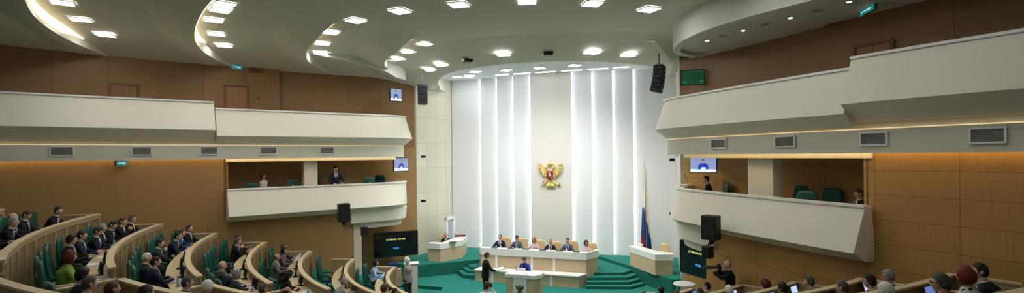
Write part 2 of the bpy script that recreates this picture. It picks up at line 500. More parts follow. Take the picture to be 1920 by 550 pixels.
for a in range(NA):
    q=(a+1)%NA
    for k in range(n-1):
        mb.mi=0
        if (cols[a][k]-cols[a][k+1]).length<1e-5 and (cols[q][k]-cols[q][k+1]).length<1e-5: continue
        mb.face((b+a*n+k,b+q*n+k,b+q*n+k+1,b+a*n+k+1))
ce=mb.build('ceiling',[ceil_m]); struct(ce)
bm=bmesh.new(); bm.from_mesh(ce.data); bmesh.ops.remove_doubles(bm,verts=bm.verts[:],dist=1e-4); bmesh.ops.recalc_face_normals(bm,faces=bm.faces[:]); bm.to_mesh(ce.data); bm.free()
# cove light strips on the stage side of each lip
for R in RINGS:
    a0,a1=(199,226)
    mb=MB(); pts=[]
    for k in range(0,61):
        th=math.radians(a0+(a1-a0)*k/60); p=CC+Vector((math.cos(th),math.sin(th),0))*(R-.035); pts.append(p+Vector((0,0,base_z(p))))
    rings=[]
    for p in pts:
        u=(Vector((p.x,p.y,0))-CC).normalized(); h_=min(1,(len(rings)+2)/16)*max(.05,min(.30,p.z-9.38)*max(.15,lip_amp(math.degrees(math.atan2(u.y,u.x))%360)))
        rings.append([p+Vector((0,0,-h_)),p+Vector((0,0,-.02)),p-u*.015+Vector((0,0,-.02)),p-u*.015+Vector((0,0,-h_))])
    mb.loft(rings); o=mb.build('ceiling_light_strip',cove_led); o['kind']='structure'
# stage ceiling
mb=MB(); poly=[S(-7.5,-.3),S(8,-.3),S(8,6.2),S(-7.5,6.2)]
bb=mb.add([p+Vector((0,0,9.64)) for p in poly]+[p+Vector((0,0,9.9)) for p in poly])
for q in ((0,1,2,3),(7,6,5,4),(0,4,5,1),(1,5,6,2),(2,6,7,3),(3,7,4,0)): mb.face([bb+i for i in q])
struct(mb.build('ceiling_stage',stage_ceil_m))
# perimeter bulkheads over the galleries
BK=[(.10,9.03),(.10,9.9),(-.12,9.9),(-.12,9.14),(-4.4,9.14),(-4.4,9.10),(-.12,9.10),(-.12,9.03)]
LB=catmull([(-22,8.9),(-15.1,14.7),(-10.4,17.9),(-8.3,19.6),(-5.9,21.4),(-5.05,22.2),(-4.85,22.9)],10)
LBf=cut_px(LB,590,1000); nL=len(LBf); NL=normals(LBf,1); mb=MB()
for i,p in enumerate(LBf):
    t=min(1,i/(nL-1)*1.6); zb=9.66-.63*t; n=NL[i]
    mb.add([p+n*.10+Vector((0,0,zb)),p+n*.10+Vector((0,0,9.9)),p-n*.12+Vector((0,0,9.9)),p-n*.12+Vector((0,0,zb))])
for i in range(nL-1):
    for k in range(4): mb.face((4*i+k,4*i+(k+1)%4,4*i+4+(k+1)%4,4*i+4+k))
mb.face(range(4)); mb.face(range(4*(nL-1),4*nL))
struct(mb.build('ceiling_left_bulkhead',ceil_lip))
RB=catmull([(14,2.2),(10.4,5.6),(8.5,8.6),(6.9,11.3),(5.95,12.9),(5.4,14.4),(5.3,15.8),(5.55,17.0),(6.1,17.7),(6.8,17.95)],10)
mb=MB(); sweep(mb,RB,[(.10,9.0),(.10,9.9),(-.14,9.9),(-.14,9.0)],-1); struct(mb.build('ceiling_right_bulkhead',ceil_lip))
mb=MB()
side=off(RB,-.1,-1); far=[]
idx=[]
rg=list(reversed(RG))
for i in range(len(side)):
    t=i/(len(side)-1); f=t*(len(rg)-1); k=min(int(f),len(rg)-2); q=rg[k].lerp(rg[k+1],f-k); far.append(q)
bb=mb.add([p+Vector((0,0,9.12)) for p in side]+[p+Vector((0,0,9.12)) for p in far]+[p+Vector((0,0,9.3)) for p in side]+[p+Vector((0,0,9.3)) for p in far]); N_=len(side)
for i in range(N_-1):
    mb.face((bb+i,bb+i+1,bb+N_+i+1,bb+N_+i)); mb.face((bb+2*N_+i,bb+2*N_+i+1,bb+3*N_+i+1,bb+3*N_+i))
struct(mb.build('ceiling_right_soffit',ceil_lip))

# ------------------------------------------------------------------ ceiling fixtures
def frame_of(p, ctr=CC):
    u=Vector((p.x-ctr.x,p.y-ctr.y,0)).normalized(); t=Vector((-u.y,u.x,0))
    return Matrix(((u.x,t.x,0,p.x),(u.y,t.y,0,p.y),(0,0,1,p.z),(0,0,0,1)))
fix=None
def fixture(p, label, group, m=lamp_m, size=.5, ctr=CC):
    global fix
    if fix is None:
        e=empty('ceiling_light',(0,0,0))
        mb=MB(); h=size/2; t=.03
        for (x,y,sx,sy) in ((h,0,t,size+t),(-h,0,t,size+t),(0,h,size+t,t),(0,-h,size+t,t)): mb.box((x,y,-.012),(sx,sy,.03))
        mb.build('frame',white_pl,e)
        mb=MB(); mb.box((0,0,-.006),(size-t,size-t,.02)); mb.build('diffuser',m,e)
        fix=e; o=e
    else:
        o=copy_tree(fix)
        for c in o.children:
            if c.name.startswith('diffuser'): c.material_slots[0].link='OBJECT'; c.material_slots[0].material=m
    o.matrix_world=frame_of(p,ctr); tag(o,label,'ceiling light',group); return o
def cz(px,py):
    z=9.7
    for _ in range(60): z=z*.5+.5*(base_z(PZ(px,py,z))-.012)
    return PZ(px,py,z)
ORD=['first','second','third','fourth','fifth','sixth','seventh','eighth','ninth']
for i,(x,y) in enumerate([(117,4),(151,36),(197,65)]):
    fixture(cz(x,y),'square ceiling light in the far left curved cove, %s from the top'%ORD[i],'lights of the outermost ceiling ring')
for i,(x,y) in enumerate([(421,7),(401,37),(405,63),(420,85)]):
    fixture(cz(x,y),'square ceiling light inside the second curved cove, %s from the top'%ORD[i],'lights of the second ceiling ring')
for i,(x,y) in enumerate([(601,99),(605,81),(620,60),(667,38),(750,20),(860,8),(988,2),(1111,6),(1217,17),(1303,31)]):
    fixture(cz(x,y),'square ceiling light along the long middle arc, %s counted from its left end'%(ORD+['tenth'])[i],'lights of the middle ceiling arc')
for i,(x,y) in enumerate([(750,111),(767,97),(797,82)]):
    fixture(cz(x,y),'small looking ceiling light at the left hook of the inner arc, %s from below'%ORD[i],'lights of the inner arc hook')
for i,(x,y) in enumerate([(808,131),(830,122),(945,103),(1109,99),(1177,104)]):
    fixture(cz(x,y),'ceiling light in the shell before the stage opening, %s from the left'%ORD[i],'lights before the stage opening',m=shell_lamp)
for i,(x,y) in enumerate([(870,148),(880,141),(891,134),(949,131),(1012,127),(1078,122)]):
    q_=PZ(x,y,9.635); dd_=(Vector((q_.x,q_.y,0))-O).dot(ED)
    if dd_<1.25: q_=q_+ED*(1.25-dd_)
    fixture(q_,'light in the bright stage ceiling, %s from the left'%ORD[i],'stage ceiling lights',ctr=O,m=stage_lamp)
# the same rings carried on over the benches, outside the picture: they light the hall
for R,angs in ((11.8,(222,236,250,264,278,292,306)),(15.3,(225,236,247,258,269,280,291,302))):
    for a in angs:
        p=CC+Vector((math.cos(math.radians(a)),math.sin(math.radians(a)),0))*R
        fixture(Vector((p.x,p.y,9.735)),'square ceiling light over the benches, outside the picture','hall lights over the benches')
# long slot lights along the top of the stage wall
s0=s_of(925)
for i,(a,b) in enumerate([(872,886),(929.5,953.5),(963,994),(1004,1041),(1053,1091),(1102,1140),(1150,1180)]):
    def on(px):
        k=kx(px,135); q=S(0,.95); return (k*q.y-q.x)/(EX.x-k*EX.y)
    sa,sb=on(a),on(b)
    mb=MB(); mb.box((0,0,0),(sb-sa,.09,.02)); 
    o=mb.build('slot_light',slot_led,M=Matrix.Translation(S((sa+sb)/2,.95,9.63))@MS.to_4x4())
    tag(o,'long thin slot light above the stage wall, %s from the left'%ORD[i],'ceiling light','stage slot lights')
# round downlights in the right soffit
def downlight(p,i):
    e=empty('downlight',p)
    mb=MB(); mb.lathe([(.075,0),(.075,-.012),(.055,-.015),(.05,0)],n=16); mb.build('trim_ring',white_pl,e)
    mb=MB(); mb.lathe([(.046,-.004),(.046,-.010)],n=12); mb.build('bulb',spot_m,e)
    tag(e,'small round downlight in the right soffit, %s from the stage end'%ORD[i],'downlight','right soffit downlights')
for i,(x,y) in enumerate([(1326,76),(1393,57),(1482,33),(1592,3)]): downlight(PZ(x,y,9.118),i)
for i,(x,y) in enumerate([(1356,67),(1434,46),(1533,20)]):
    mb=MB(); mb.lathe([(.12,0),(.12,-.012),(.09,-.02),(.03,-.02)],n=16)
    p=PZ(x,y,9.118); o=mb.build('speaker_grille',grille_m,loc=p); tag(o,'flat round grey grille in the right soffit, %s from the stage end'%ORD[i],'ceiling grille','right soffit grilles')
# floors
mb=MB(); mb.box((0,12,-.1),(60,60,.2)); struct(mb.build('floor',teal))

# spotlights without fittings of their own, added by the shell fixtures to brighten the stage
def wash(px,py,energy):
    p=cz(px,py)-Vector((0,0,.12)); ld=bpy.data.lights.new('added_stage_wash','SPOT'); ld.energy=energy; ld.spot_size=math.radians(130); ld.spot_blend=.9; ld.shadow_soft_size=.25; ld.color=(1,.985,.96)
    o=bpy.data.objects.new('added_stage_wash',ld); COL.objects.link(o); o.location=p
    d=(S(-.3,3.2,1.2)-p); o.rotation_euler=d.to_track_quat('-Z','Y').to_euler()
for px,py,w_ in ((850,116,330),(945,108,260),(1028,103,210),(1109,104,175),(1177,109,175)): wash(px,py,w_)
# ================================================================== stage floor, steps
AP=.14
def poly_struct(name,pts,z0,z1,m,kind=True,label=None):
    mb=MB(); n=len(pts)
    b=mb.add([S(s,d,z0) for s,d in pts]+[S(s,d,z1) for s,d in pts])
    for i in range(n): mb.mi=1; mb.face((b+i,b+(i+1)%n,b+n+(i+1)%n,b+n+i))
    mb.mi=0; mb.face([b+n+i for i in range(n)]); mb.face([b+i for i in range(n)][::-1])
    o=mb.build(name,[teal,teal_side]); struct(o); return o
LPC=(-5.15,4.75); RPC=(5.75,4.45)         # front corners of the side platforms
poly_struct('floor_apron',[(-7.5,8.0),(-6.5,5.9),(-3.3,5.9),(-2.6,8.3),(3.4,8.3),(4.2,5.9),(7.5,5.9),(7.9,0),(-7.5,0)][::-1],0,AP,teal)
poly_struct('floor_stage',[(-7,-.2),(8,-.2),(8,.7),(2.55,.7),(-2.9,.7),(-7,.7)],.02,DZ,teal)
poly_struct('floor_stage_left_platform',[(-7,.65),(-2.3,.65),(-2.5,2.45),(-3.3,3.15),LPC,(-6.3,4.7)],.02,DZ-.002,teal)
poly_struct('floor_stage_right_platform',[(2.35,.65),(8,.65),(7.2,4.3),RPC],.02,DZ+.02,teal)
poly_struct('floor_stage_middle',[(-2.6,.6),(2.6,.6),(4.1,2.6),(3.8,3.2),(2.4,3.6),(2.4,3.9),(-2.45,3.9),(-2.45,2.4)],.02,DZ-.12,teal)
nst=4; rise=(DZ-.12-AP)/nst
for i in range(nst):
    z=DZ-.12-rise*i if i else DZ-.125
for i in range(1,nst):
    z=AP+rise*(nst-i); g=.30*i
    # right flight, stepping down towards the hall
    poly_struct('stair_step',[(2.3,2.5),(4.0,2.5),(4.15+g*.55,2.75+g*.75),(3.85+g*.35,3.25+g),(2.4,3.75+g*.95),(2.3,3.75)],AP-.02,z,teal)
    poly_struct('stair_step',[(-2.3,2.3),(-2.5,2.45),(-3.15-g*.62,3.0+g*.6),(-2.95-g*.2,3.35+g),(-2.3,3.4+g)][::-1],AP-.02,z+.06,teal)
poly_struct('stair_step',[(-3.0,.35),(-2.25,.35),(-2.25,1.3),(-2.7,1.3)],DZ-.02,DZ+.16,teal)

# ================================================================== presidium desk
def band_panel(mb,a,b,z0,z1,t):  # vertical slab between plan points
    pass
def SM(s,d,z=0): return Matrix.Translation(S(s,d,z))@MS.to_4x4()
PF=4.05                                    # front line distance from the wall
pres=empty('presidium_desk',(0,0,0),M=SM(-.0,PF,DZ-.12)); tag(pres,'long white-topped presidium desk of light wood on the stage','desk')
ZB=-(DZ-.12-AP)                            # apron level seen from the desk base
W2=2.36
# local frame: x along the desk, y towards the wall, z up from the stage floor
mb=MB(); poly=[(-W2,0),(W2,0),(W2+.38,.75),(W2+.38,.95),(W2+.26,.95),(W2+.08,.28),(-W2-.08,.28),(-W2-.26,.95),(-W2-.38,.95),(-W2-.38,.75)]
mb.prism(poly,.62,.92); mb.build('white_top',mat('desk_white',(.80,.80,.77),.4),pres)
mb=MB(); mb.prism([(-W2+.02,.03),(W2-.02,.03),(W2+.35,.77),(W2+.2,.77),(W2-.1,.2),(-W2+.1,.2),(-W2-.2,.77),(-W2-.35,.77)],ZB,.62)
o=mb.build('wood_front',wood_desk,pres)
mb=MB(); mb.prism([(-W2-.05,-.5),(W2-.25,-.5),(W2-.05,.02),(-W2+.02,.02)],ZB,.02); mb.build('lower_front',wood_desk,pres)
mb=MB(); mb.prism([(-W2-.1,-.56),(W2-.22,-.56),(W2+.02,.01),(-W2-.02,.01)],.02,.07); mb.build('lower_shelf',mat('desk_white',(.8,.8,.77)),pres)
for x in (-1.62,.0,.98):
    mb=MB(); mb.box((x,.022,.35),(.10,.03,.54)); mb.build('white_stile',MATS['desk_white'],pres)
    mb=MB(); mb.box((x,-.51,(ZB+.02)/2),(.10,.03,.02-ZB)); mb.build('white_stile',MATS['desk_white'],pres)
mb=MB(); mb.box((0,.48,.60),(W2*2-.2,.40,.03)); mb.build('worktop',oak_top,pres)

# ================================================================== podium
pod=empty('podium',(0,0,0),M=Matrix.Translation(PZ(984,552,.02)*1)@MS.to_4x4()); 
q=PZ(982.5,512,1.2); pod.matrix_world=Matrix.Translation((q.x,q.y,AP))@Matrix.Rotation(math.radians(-19),4,'Z'); tag(pod,'white-topped wooden podium bearing a coat of arms, in front of the presidium','podium')
HT=1.2-AP
mb=MB(); mb.prism([(-.66,-.30),(.50,-.30),(.66,-.06),(.66,.38),(.55,.42),(-.55,.42),(-.66,.3)],HT-.15,HT-.02)
mb.prism([(-.60,-.24),(.46,-.24),(.60,-.04),(.60,.34),(-.60,.34)],HT-.021,HT-.0); mb.build('white_top',MATS['desk_white'],pod)
mb=MB(); mb.prism([(-.62,-.26),(.47,-.26),(.63,-.04),(.63,.36),(-.62,.36)],0,HT-.15); mb.build('wood_body',wood_desk,pod)
mb=MB(); mb.box((-.08,-.265,(HT-.15)/2),(.52,.03,HT-.16)); mb.build('front_panel',MATS['desk_white'],pod)
mb=MB(); mb.tube([(-.35,.1,HT),(-.35,.1,HT+.14),(-.30,.02,HT+.26)],.008,6); mb.build('microphone',black,pod)

# ------------------------------------------------------------------ state emblem (eagle with two heads) as real relief
def eagle(parent,scale,gm,gd,rm,M=None):
    """relief in the local xz plane, facing -y"""
    def place(mb,name,m):
        for i,v in enumerate(mb.v): mb.v[i]=Vector((v.x*scale,v.y*scale,v.z*scale))
        return mb.build(name,m,parent)
    T=.05
    mb=MB()
    for sx in (-1,1):
        # each wing: feathers hanging from a raised wing arm
        A0=Vector((sx*.09,-.03,.04)); A1=Vector((sx*.19,-.05,.10)); A2=Vector((sx*.27,-.04,.26)); A3=Vector((sx*.285,-.02,.36))
        mb.tube([A0,A1,A2,A3],[.05,.055,.038,.010],7)
        for k in range(9):
            t=k/8; root=(A2.lerp(A3,.6)).lerp(A1,min(1,t*1.3)) if t<.75 else A1.lerp(A0,(t-.75)*4)
            a=math.radians(30-118*t); L=.18-.02*abs(t-.4)
            d=Vector((sx*math.cos(a),0,math.sin(a))); 
            mb.tube([root,root+d*L*.5+Vector((0,-.035,0)),root+d*L*.9+Vector((0,-.02,0)),root+d*L],[.026,.034,.026,.008],6)
    place(mb,'wing',gm)
    mb=MB()
    mb.sphere((0,-.03,-.06),(.17,.05,.26),12,8)
    for sx in (-1,1):
        mb.tube([(sx*.05,-.05,.12),(sx*.09,-.06,.22),(sx*.11,-.07,.28),(sx*.15,-.07,.30),(sx*.21,-.06,.275)],[.055,.042,.045,.03,.006],8)
        mb.sphere((sx*.11,-.05,.35),(.04,.03,.03),8,5)     # crown
        mb.tube([(sx*.10,-.04,.37),(sx*.10,-.04,.41)],[.03,.008],6)
        # legs and claws
        mb.tube([(sx*.10,-.05,-.2),(sx*.2,-.05,-.29),(sx*.28,-.06,-.33)],[.045,.03,.02],6)
        for q in range(3): mb.tube([(sx*.27,-.06,-.33),(sx*(.28+.03*q),-.08,-.38+.02*q)],[.014,.005],5)
    mb.sphere((0,-.05,.40),(.085,.045,.065),10,6); mb.tube([(0,-.05,.44),(0,-.05,.52)],[.02,.006],6); mb.box((0,-.05,.50),(.05,.015,.014)); mb.tube([(-.12,-.04,.36),(-.06,-.04,.32),(0,-.04,.35),(.06,-.04,.32),(.12,-.04,.36)],.016,6)
    place(mb,'body',gm)
    mb=MB()
    for k in range(-3,4): mb.tube([(k*.02,-.03,-.26),(k*.042,-.06,-.36),(k*.055,-.03,-.45)],[.03,.032,.012],6)
    place(mb,'tail',gm)
    # sceptre and orb
    mb=MB(); mb.tube([(-.36,-.06,-.42),(-.24,-.07,-.24)],.012,6); mb.sphere((-.23,-.07,-.22),.025,8,5); place(mb,'sceptre',gd)
    mb=MB(); mb.sphere((.31,-.07,-.33),.05,10,6); mb.box((.31,-.07,-.265),(.012,.012,.05)); mb.box((.31,-.07,-.265),(.035,.012,.012)); place(mb,'orb',gd)
    mb=MB(); mb.prism([(-.105,-.13),(0,-.17),(.105,-.13),(.105,.13),(-.105,.13)],0,.03,M=Matrix(((1,0,0),(0,0,-1),(0,1,0))),c=(0,-.10,.02)); sh=place(mb,'shield',rm)
    mb=MB()   # rider with lance, a small raised mark
    y=-.14
    mb.sphere((.0,y,.0),(.05,.012,.025),8,5); mb.tube([(.04,y,.0),(.065,y,.04)],[.018,.012],6)
    for xx in (-.04,-.015,.02,.045): mb.tube([(xx,y,-.01),(xx-.005,y,-.06)],.007,5)
    mb.sphere((0,y,.055),(.018,.012,.03),6,5); mb.sphere((.002,y,.095),.014,6,5); mb.tube([(-.05,y,.09),(.06,y,-.09)],.005,5)
    for i,v in enumerate(mb.v): mb.v[i]=v*scale
    mb.build('rider',silver,sh)
p=S(s_of(1036),.45,0); p.z=PY(1036,329,p.y).z
em=empty('coat_of_arms',(0,0,0),M=Matrix.Translation(p)@MS.to_4x4()); tag(em,'gilded double-headed eagle coat of arms with red shield on the stage wall','coat of arms')
eagle(em,1.43,gold,gold_dark,red_sh)
e2=empty('emblem',(0,0,0)); e2.parent=pod; e2.location=(-.08,-.275,(HT-.15)*.55)
eagle(e2,.36,mat('emblem_dark',(.09,.10,.06),.5,.3,noise=.5,nscale=60),mat('emblem_dark2',(.12,.08,.04),.5),red_sh)

# ================================================================== side desks
def side_desk(poly,name,label,m):
    e=empty(name,(0,0,0)); cx=sum(p.x for p in poly)/len(poly); cy=sum(p.y for p in poly)/len(poly)
    e.location=(cx,cy,DZ); L=[(p.x-cx,p.y-cy) for p in poly]
    mb=MB(); mb.prism(L,.005,.60); mb.build('wood_front',wood_desk,e)
    mb=MB(); mb.prism([(x*1.045,y*1.045) for x,y in L],.60,.85); 
    mb.build('white_top',MATS['desk_white'],e)
    tag(e,label,'desk'); return e
def zz(px,py,z=DZ): return PZ(px,py,z)
# left: bases measured at its three front corners
pl=[zz(803.5,490.5),zz(826,492.5),zz(866,485),zz(875,475)]
back_l=[pl[3]+ -ED*.1+EX*-.5, pl[0]-ED*.45]
side_desk([pl[0],pl[1],pl[2],pl[3],pl[3]-EX*.35-ED*.02,pl[1]-EX*.1-ED*.42,pl[0]+EX*.05-ED*.32],'side_desk','white-topped wooden clerk desk on the left stage platform','l')
pr=[zz(1181,497.5,DZ+.02),zz(1228.5,516.5,DZ+.02),zz(1261,516,DZ+.02)]
side_desk([pr[0],pr[1],pr[2],pr[2]-ED*.35,pr[1]-ED*.75+EX*.1,pr[0]-ED*.25+EX*.3],'side_desk','white-topped wooden desk with no sitter on the right stage platform','r')
mb=MB(); q=zz(1204,466.5,1.56); 
sdm=mb.rbox((0,0,.062),(.34,.07,.12),.02).build('document_tray',MATS['desk_white'],loc=(pr[0].x+.42,pr[0].y-.02,DZ+.852),rotz=SROT-.75)
tag(sdm,'white upright box on the left end of the empty right desk','desk box')

# ================================================================== chairs
def chair_mesh(root,lea,legm,scale=1.0,emb=None,high=1.25,arms=True):
    """executive chair facing local +y, origin on the floor under the seat"""
    mb=MB(); mb.rbox((0,.03,.385),(.50,.48,.10),.09,seg=3); mb.build('seat',lea,root,smooth=False)
    mb=MB()
    rings=[]
    n=10
    for t in [0,.08,.2,.4,.6,.8,.92,1.0]:
        z=.42+t*(high-.42); y=-.22-.08*t-.03*math.sin(PI*t); w=.235+.02*math.sin(PI*t)-(.06*max(0,t-.85)/.15); th=.055-.02*t
        if t==0: w*=.9
        R=[]
        for (cx,cy,a0) in ((w-.05,th-.02,0),(-w+.05,th-.02,90),(-w+.05,-th+.02,180),(w-.05,-th+.02,270)):
            for k in range(3):
                a=math.radians(a0+45*k); R.append(Vector((cx+.05*math.cos(a),y+cy+.02*math.sin(a),z)))
        rings.append(R)
    mb.loft(rings); b=mb.build('backrest',lea,root,smooth=True)
    if emb:
        m2=MB(); m2.box((0,-.22-.08*.66-.085,.42+.70*(high-.42)),(.10,.012,.045)); m2.build('badge',emb,b)
    for sx in (-1,1) if arms else ():
        mb=MB(); mb.tube([(sx*.27,-.23,.58),(sx*.285,.0,.61),(sx*.285,.14,.59),(sx*.275,.18,.53),(sx*.25,.13,.38)],[.028,.034,.034,.028,.02],8); mb.build('armrest',lea,root,smooth=True)
    mb=MB(); mb.lathe([(.03,.06),(.03,.335)],n=10)
    for k in range(5):
        a=2*PI*k/5+.3; mb.tube([(0,0,.09),(.16*math.cos(a),.16*math.sin(a),.075),(.27*math.cos(a),.27*math.sin(a),.05)],[.03,.022,.016],6)
        mb.sphere((.27*math.cos(a),.27*math.sin(a),.03),.03,8,5)
    mb.build('pedestal',legm,root)
    return root
_gc=None
def green_chair(p,face,label,group='green chairs',high=None):
    """face: plan direction the chair looks towards"""
    global _gc
    rz=math.atan2(face.y,face.x)-PI/2
    if _gc is None:
        _gc=empty('armchair',(0,0,0)); chair_mesh(_gc,green_lea,black,emb=silver); o=_gc
    else: o=copy_tree(_gc)
    o.location=p; o.rotation_euler=(0,0,rz); tag(o,label,'chair',group); return o
_cc=None
def cream_chair(p,face,label):
    global _cc
    rz=math.atan2(face.y,face.x)-PI/2
    if _cc is None:
        _cc=empty('armchair',(0,0,0)); chair_mesh(_cc,cream_lea,oak_rim,high=1.22,arms=False); o=_cc
    else: o=copy_tree(_cc)
    o.location=p; o.rotation_euler=(0,0,rz); tag(o,label,'chair','cream leather stage chairs'); return o

# ================================================================== flag on its pole
fb=PZ(1207,474,DZ); 
fY=23.2; base=PY(1212,470,fY); base.z=DZ+.02; top=PY(1205,305,fY)
top=Vector((base.x-.05,base.y,top.z))
fl=empty('flag',base); tag(fl,'tall white, blue and red flag hanging on its pole by the stage wall','flag')
mb=MB(); h=top.z-base.z; mb.tube([(0,0,0),(-.05,0,h)],.018,8); mb.build('pole',mat('pole_wood',(.5,.42,.3),.4),fl)
mb=MB(); mb.lathe([(.22,0),(.22,.03),(.06,.06),(.03,.10)],n=16); mb.build('base',dgray,fl)
mb=MB(); mb.lathe([(.03,0),(.035,.03),(.012,.09),(.002,.2)],c=(-.05,0,h),n=10); mb.build('finial',silver,fl)
# cloth: folds around the pole, stripes follow the hanging diagonal
mb=MB(); nr,nc=26,28
zt=h-.25; zb=.02+.25
grid=[]
for i in range(nr+1):
    t=i/nr; row=[]
    wl=.03+.16*min(1,t*1.25)+.02*t; wr=.03+.24*t
    z=zt+(zb-zt)*t
    for j in range(nc+1):
        u=j/nc; x=-wl+(wl+wr)*u
        y=.06*(.3+t)*math.sin(u*PI*5+.6)+.03*math.sin(u*11+t*3)-.05
        row.append(Vector((x-.03,y,z+.03*math.sin(u*PI*2))))
    grid.append(row)
b=mb.add([p for r in grid for p in r]+[p+Vector((0,.012,0)) for r in grid for p in r]); NN=(nr+1)*(nc+1)
for i in range(nr):
    for j in range(nc):
        t=(i+.5)/nr; u=(j+.5)/nc
        # stripe position across the drape
        lim1=.45+.38*u**1.6; lim2=.77+.45*u
        mb.mi=0 if t<lim1 else (1 if t<lim2 else 2)
        k=b+i*(nc+1)+j
        mb.face((k,k+1,k+nc+2,k+nc+1)); mb.face((k+NN,k+NN+nc+1,k+NN+nc+2,k+NN+1))
mb.build('cloth',[mat('flag_white',(.78,.74,.64),.8),mat('flag_blue',(.02,.05,.19),.8),mat('flag_red',(.40,.01,.02),.8)],fl,smooth=True)

# ================================================================== white door surround and low rail at the left corner of the stage wall
dY=24.6
a=PY(833,409,25.2); c=PY(849,404,26.2)
mb=MB()
p0=Vector((a.x,a.y,0)); p1=Vector((c.x,c.y,0)); zt=PY(841,407,25.7).z; dv=(p1-p0)
for (u0,u1,z0,z1) in ((0,.16,DZ,zt),(.84,1,DZ,zt),(0,1,zt-.14,zt)):
    A=p0+dv*u0; B=p0+dv*u1; nrm=Vector((dv.y,-dv.x,0)).normalized()*.12
    mb.prism([(A.x,A.y),(A.x+nrm.x,A.y+nrm.y),(B.x+nrm.x,B.y+nrm.y),(B.x,B.y)],z0,z1)
dr=mb.build('door_1',white_cap); struct(dr,'white door surround at the left corner of the stage wall')
mb=MB(); A=p0+dv*.1; B=p0+dv*.9; mb.prism([(A.x,A.y),(A.x+.03,A.y-.03),(B.x+.03,B.y-.03),(B.x,B.y)],DZ,zt-.1); mb.build('leaf',mat('door_gray',(.42,.45,.48),.6),dr)
q=PY(850,455,26.1); q.z=DZ
mb=MB(); wv,hv=.40,PY(850,436.5,26.1).z-DZ
for (x,z,sx,sz) in ((-wv/2,hv/2,.06,hv),(wv/2,hv/2,.06,hv),(0,hv-.03,wv,.06),(0,.03,wv,.06)): mb.box((x,0,z),(sx,.06,sz))
lr=mb.build('notice_frame',white_cap,loc=q,rotz=0); tag(lr,'low white rectangular frame standing behind the left clerk desk','frame')
mb=MB(); mb.box((0,0.01,hv/2),(wv-.06,.02,hv-.06)); mb.build('infill',tile_pil,lr)
# ================================================================== screens, speakers, cameras, signs, vents
def text_mesh(body,size,m,parent,loc,rx=PI/2,name='text'):
    cu=bpy.data.curves.new(name,'FONT'); cu.body=body; cu.size=size; cu.align_x='CENTER'; cu.align_y='CENTER'; cu.extrude=.002
    o=bpy.data.objects.new(name,cu); COL.objects.link(o); bpy.context.view_layer.update()
    dg=bpy.context.evaluated_depsgraph_get(); me=bpy.data.meshes.new_from_object(o.evaluated_get(dg)); bpy.data.objects.remove(o)
    me.materials.clear(); me.materials.append(m)
    t=bpy.data.objects.new(name,me); COL.objects.link(t); t.parent=parent; t.location=loc; t.rotation_euler=(rx,0,0); return t
scr_bg=emat('screen_bg',(.30,.38,.62),.42); scr_white=emat('screen_white',(.75,.85,1),.5); scr_blue=emat('screen_blue',(.02,.06,.55),.4); scr_dark=emat('screen_dark',(.05,.05,.07),.3)
scr_skin=emat('screen_skin',(.45,.26,.2),.5); scr_lines=emat('screen_lines',(.16,.22,.42),.45)
off_scr=mat('screen_off',(.006,.007,.008),.15,spec=.5)
grn_scr=emat('screen_green',(.004,.075,.03),.25); grn2=emat('screen_green2',(.02,.22,.10),.3)
txt_y=emat('text_yellow',(.85,.9,.25),.55); txt_b=emat('text_blue',(.05,.35,.95),.7)
def tv_frame(p0,p1):
    """matrix with x from p0 to p1 (plan), y pointing away from the hall, z up"""
    x=Vector((p1.x-p0.x,p1.y-p0.y,0)); L=x.length; x.normalize(); y=Vector((-x.y,x.x,0))
    c=(p0+p1)/2
    return Matrix(((x.x,y.x,0,c.x),(x.y,y.y,0,c.y),(0,0,1,c.z),(0,0,0,1))),L
def tv(p0,p1,h,label,kind):
    M,L=tv_frame(p0,p1); e=empty('television',(0,0,0),M=M); tag(e,label,'television')
    mb=MB(); mb.rbox((0,.0,0),(L,h,.06),.012,M=Matrix(((1,0,0),(0,0,-1),(0,1,0)))); mb.build('bezel',black,e)
    w2,h2=L/2-.03,h/2-.03; y=-.034
    mb=MB()
    def quad(pts,mi,dy=0):
        mb.mi=mi; b=mb.add([(px*w2,y-dy,pz*h2) for px,pz in pts]); mb.face(range(b,b+len(pts)))
    if kind=='live':
        quad([(-1,-1),(1,-1),(1,1),(-1,1)],0)
        for k in range(4): quad([(-1,.55+.09*k),(1,.62+.09*k),(1,.64+.09*k),(-1,.57+.09*k)],5,.001)
        quad([(-1,-1),(1,-1),(1,-.66),(.55,-.6),(-.55,-.6),(-1,-.58)],1,.002)
        quad([(-.42,-.62),(.42,-.62),(.38,-.1),(.2,.18),(-.2,.18),(-.36,-.1)],2,.003)
        quad([(.13*math.cos(a*PI/6),.42+.27*math.sin(a*PI/6)) for a in range(12)],4,.004)
        quad([(.14*math.cos(a*PI/6),.58+.14*math.sin(a*PI/6)) for a in range(0,7)],3,.005)
        quad([(-.17,-.8),(.2,-.8),(.18,-.35),(-.15,-.35)],1,.006)
    elif kind=='green':
        quad([(-1,-1),(1,-1),(1,1),(-1,1)],0)
        quad([(-.9,-.75),(-.5,-.75),(-.55,-.5),(-.85,-.5)],1,.002); quad([(.6,-.75),(.95,-.75),(.92,-.5),(.65,-.5)],1,.002)
        quad([(-1,.82),(1,.82),(1,.86),(-1,.86)],1,.002)
        quad([(-.95,-.95),(.95,-.95),(.95,-.9),(-.95,-.9)],1,.002)
    else:
        quad([(-1,-1),(1,-1),(1,1),(-1,1)],0)
    mb.build('screen',[scr_bg,scr_white,scr_blue,scr_dark,scr_skin,scr_lines] if kind=='live' else ([grn_scr,grn2] if kind=='green' else [off_scr]),e)
    mb=MB(); mb.box((0,.09,0),(.2,.12,.2)); mb.build('wall_bracket',dgray,e)
    return e,L,h
def at2(x0,y0,Y0,x1,y1,Y1): return PY(x0,y0,Y0),PY(x1,y1,Y1)
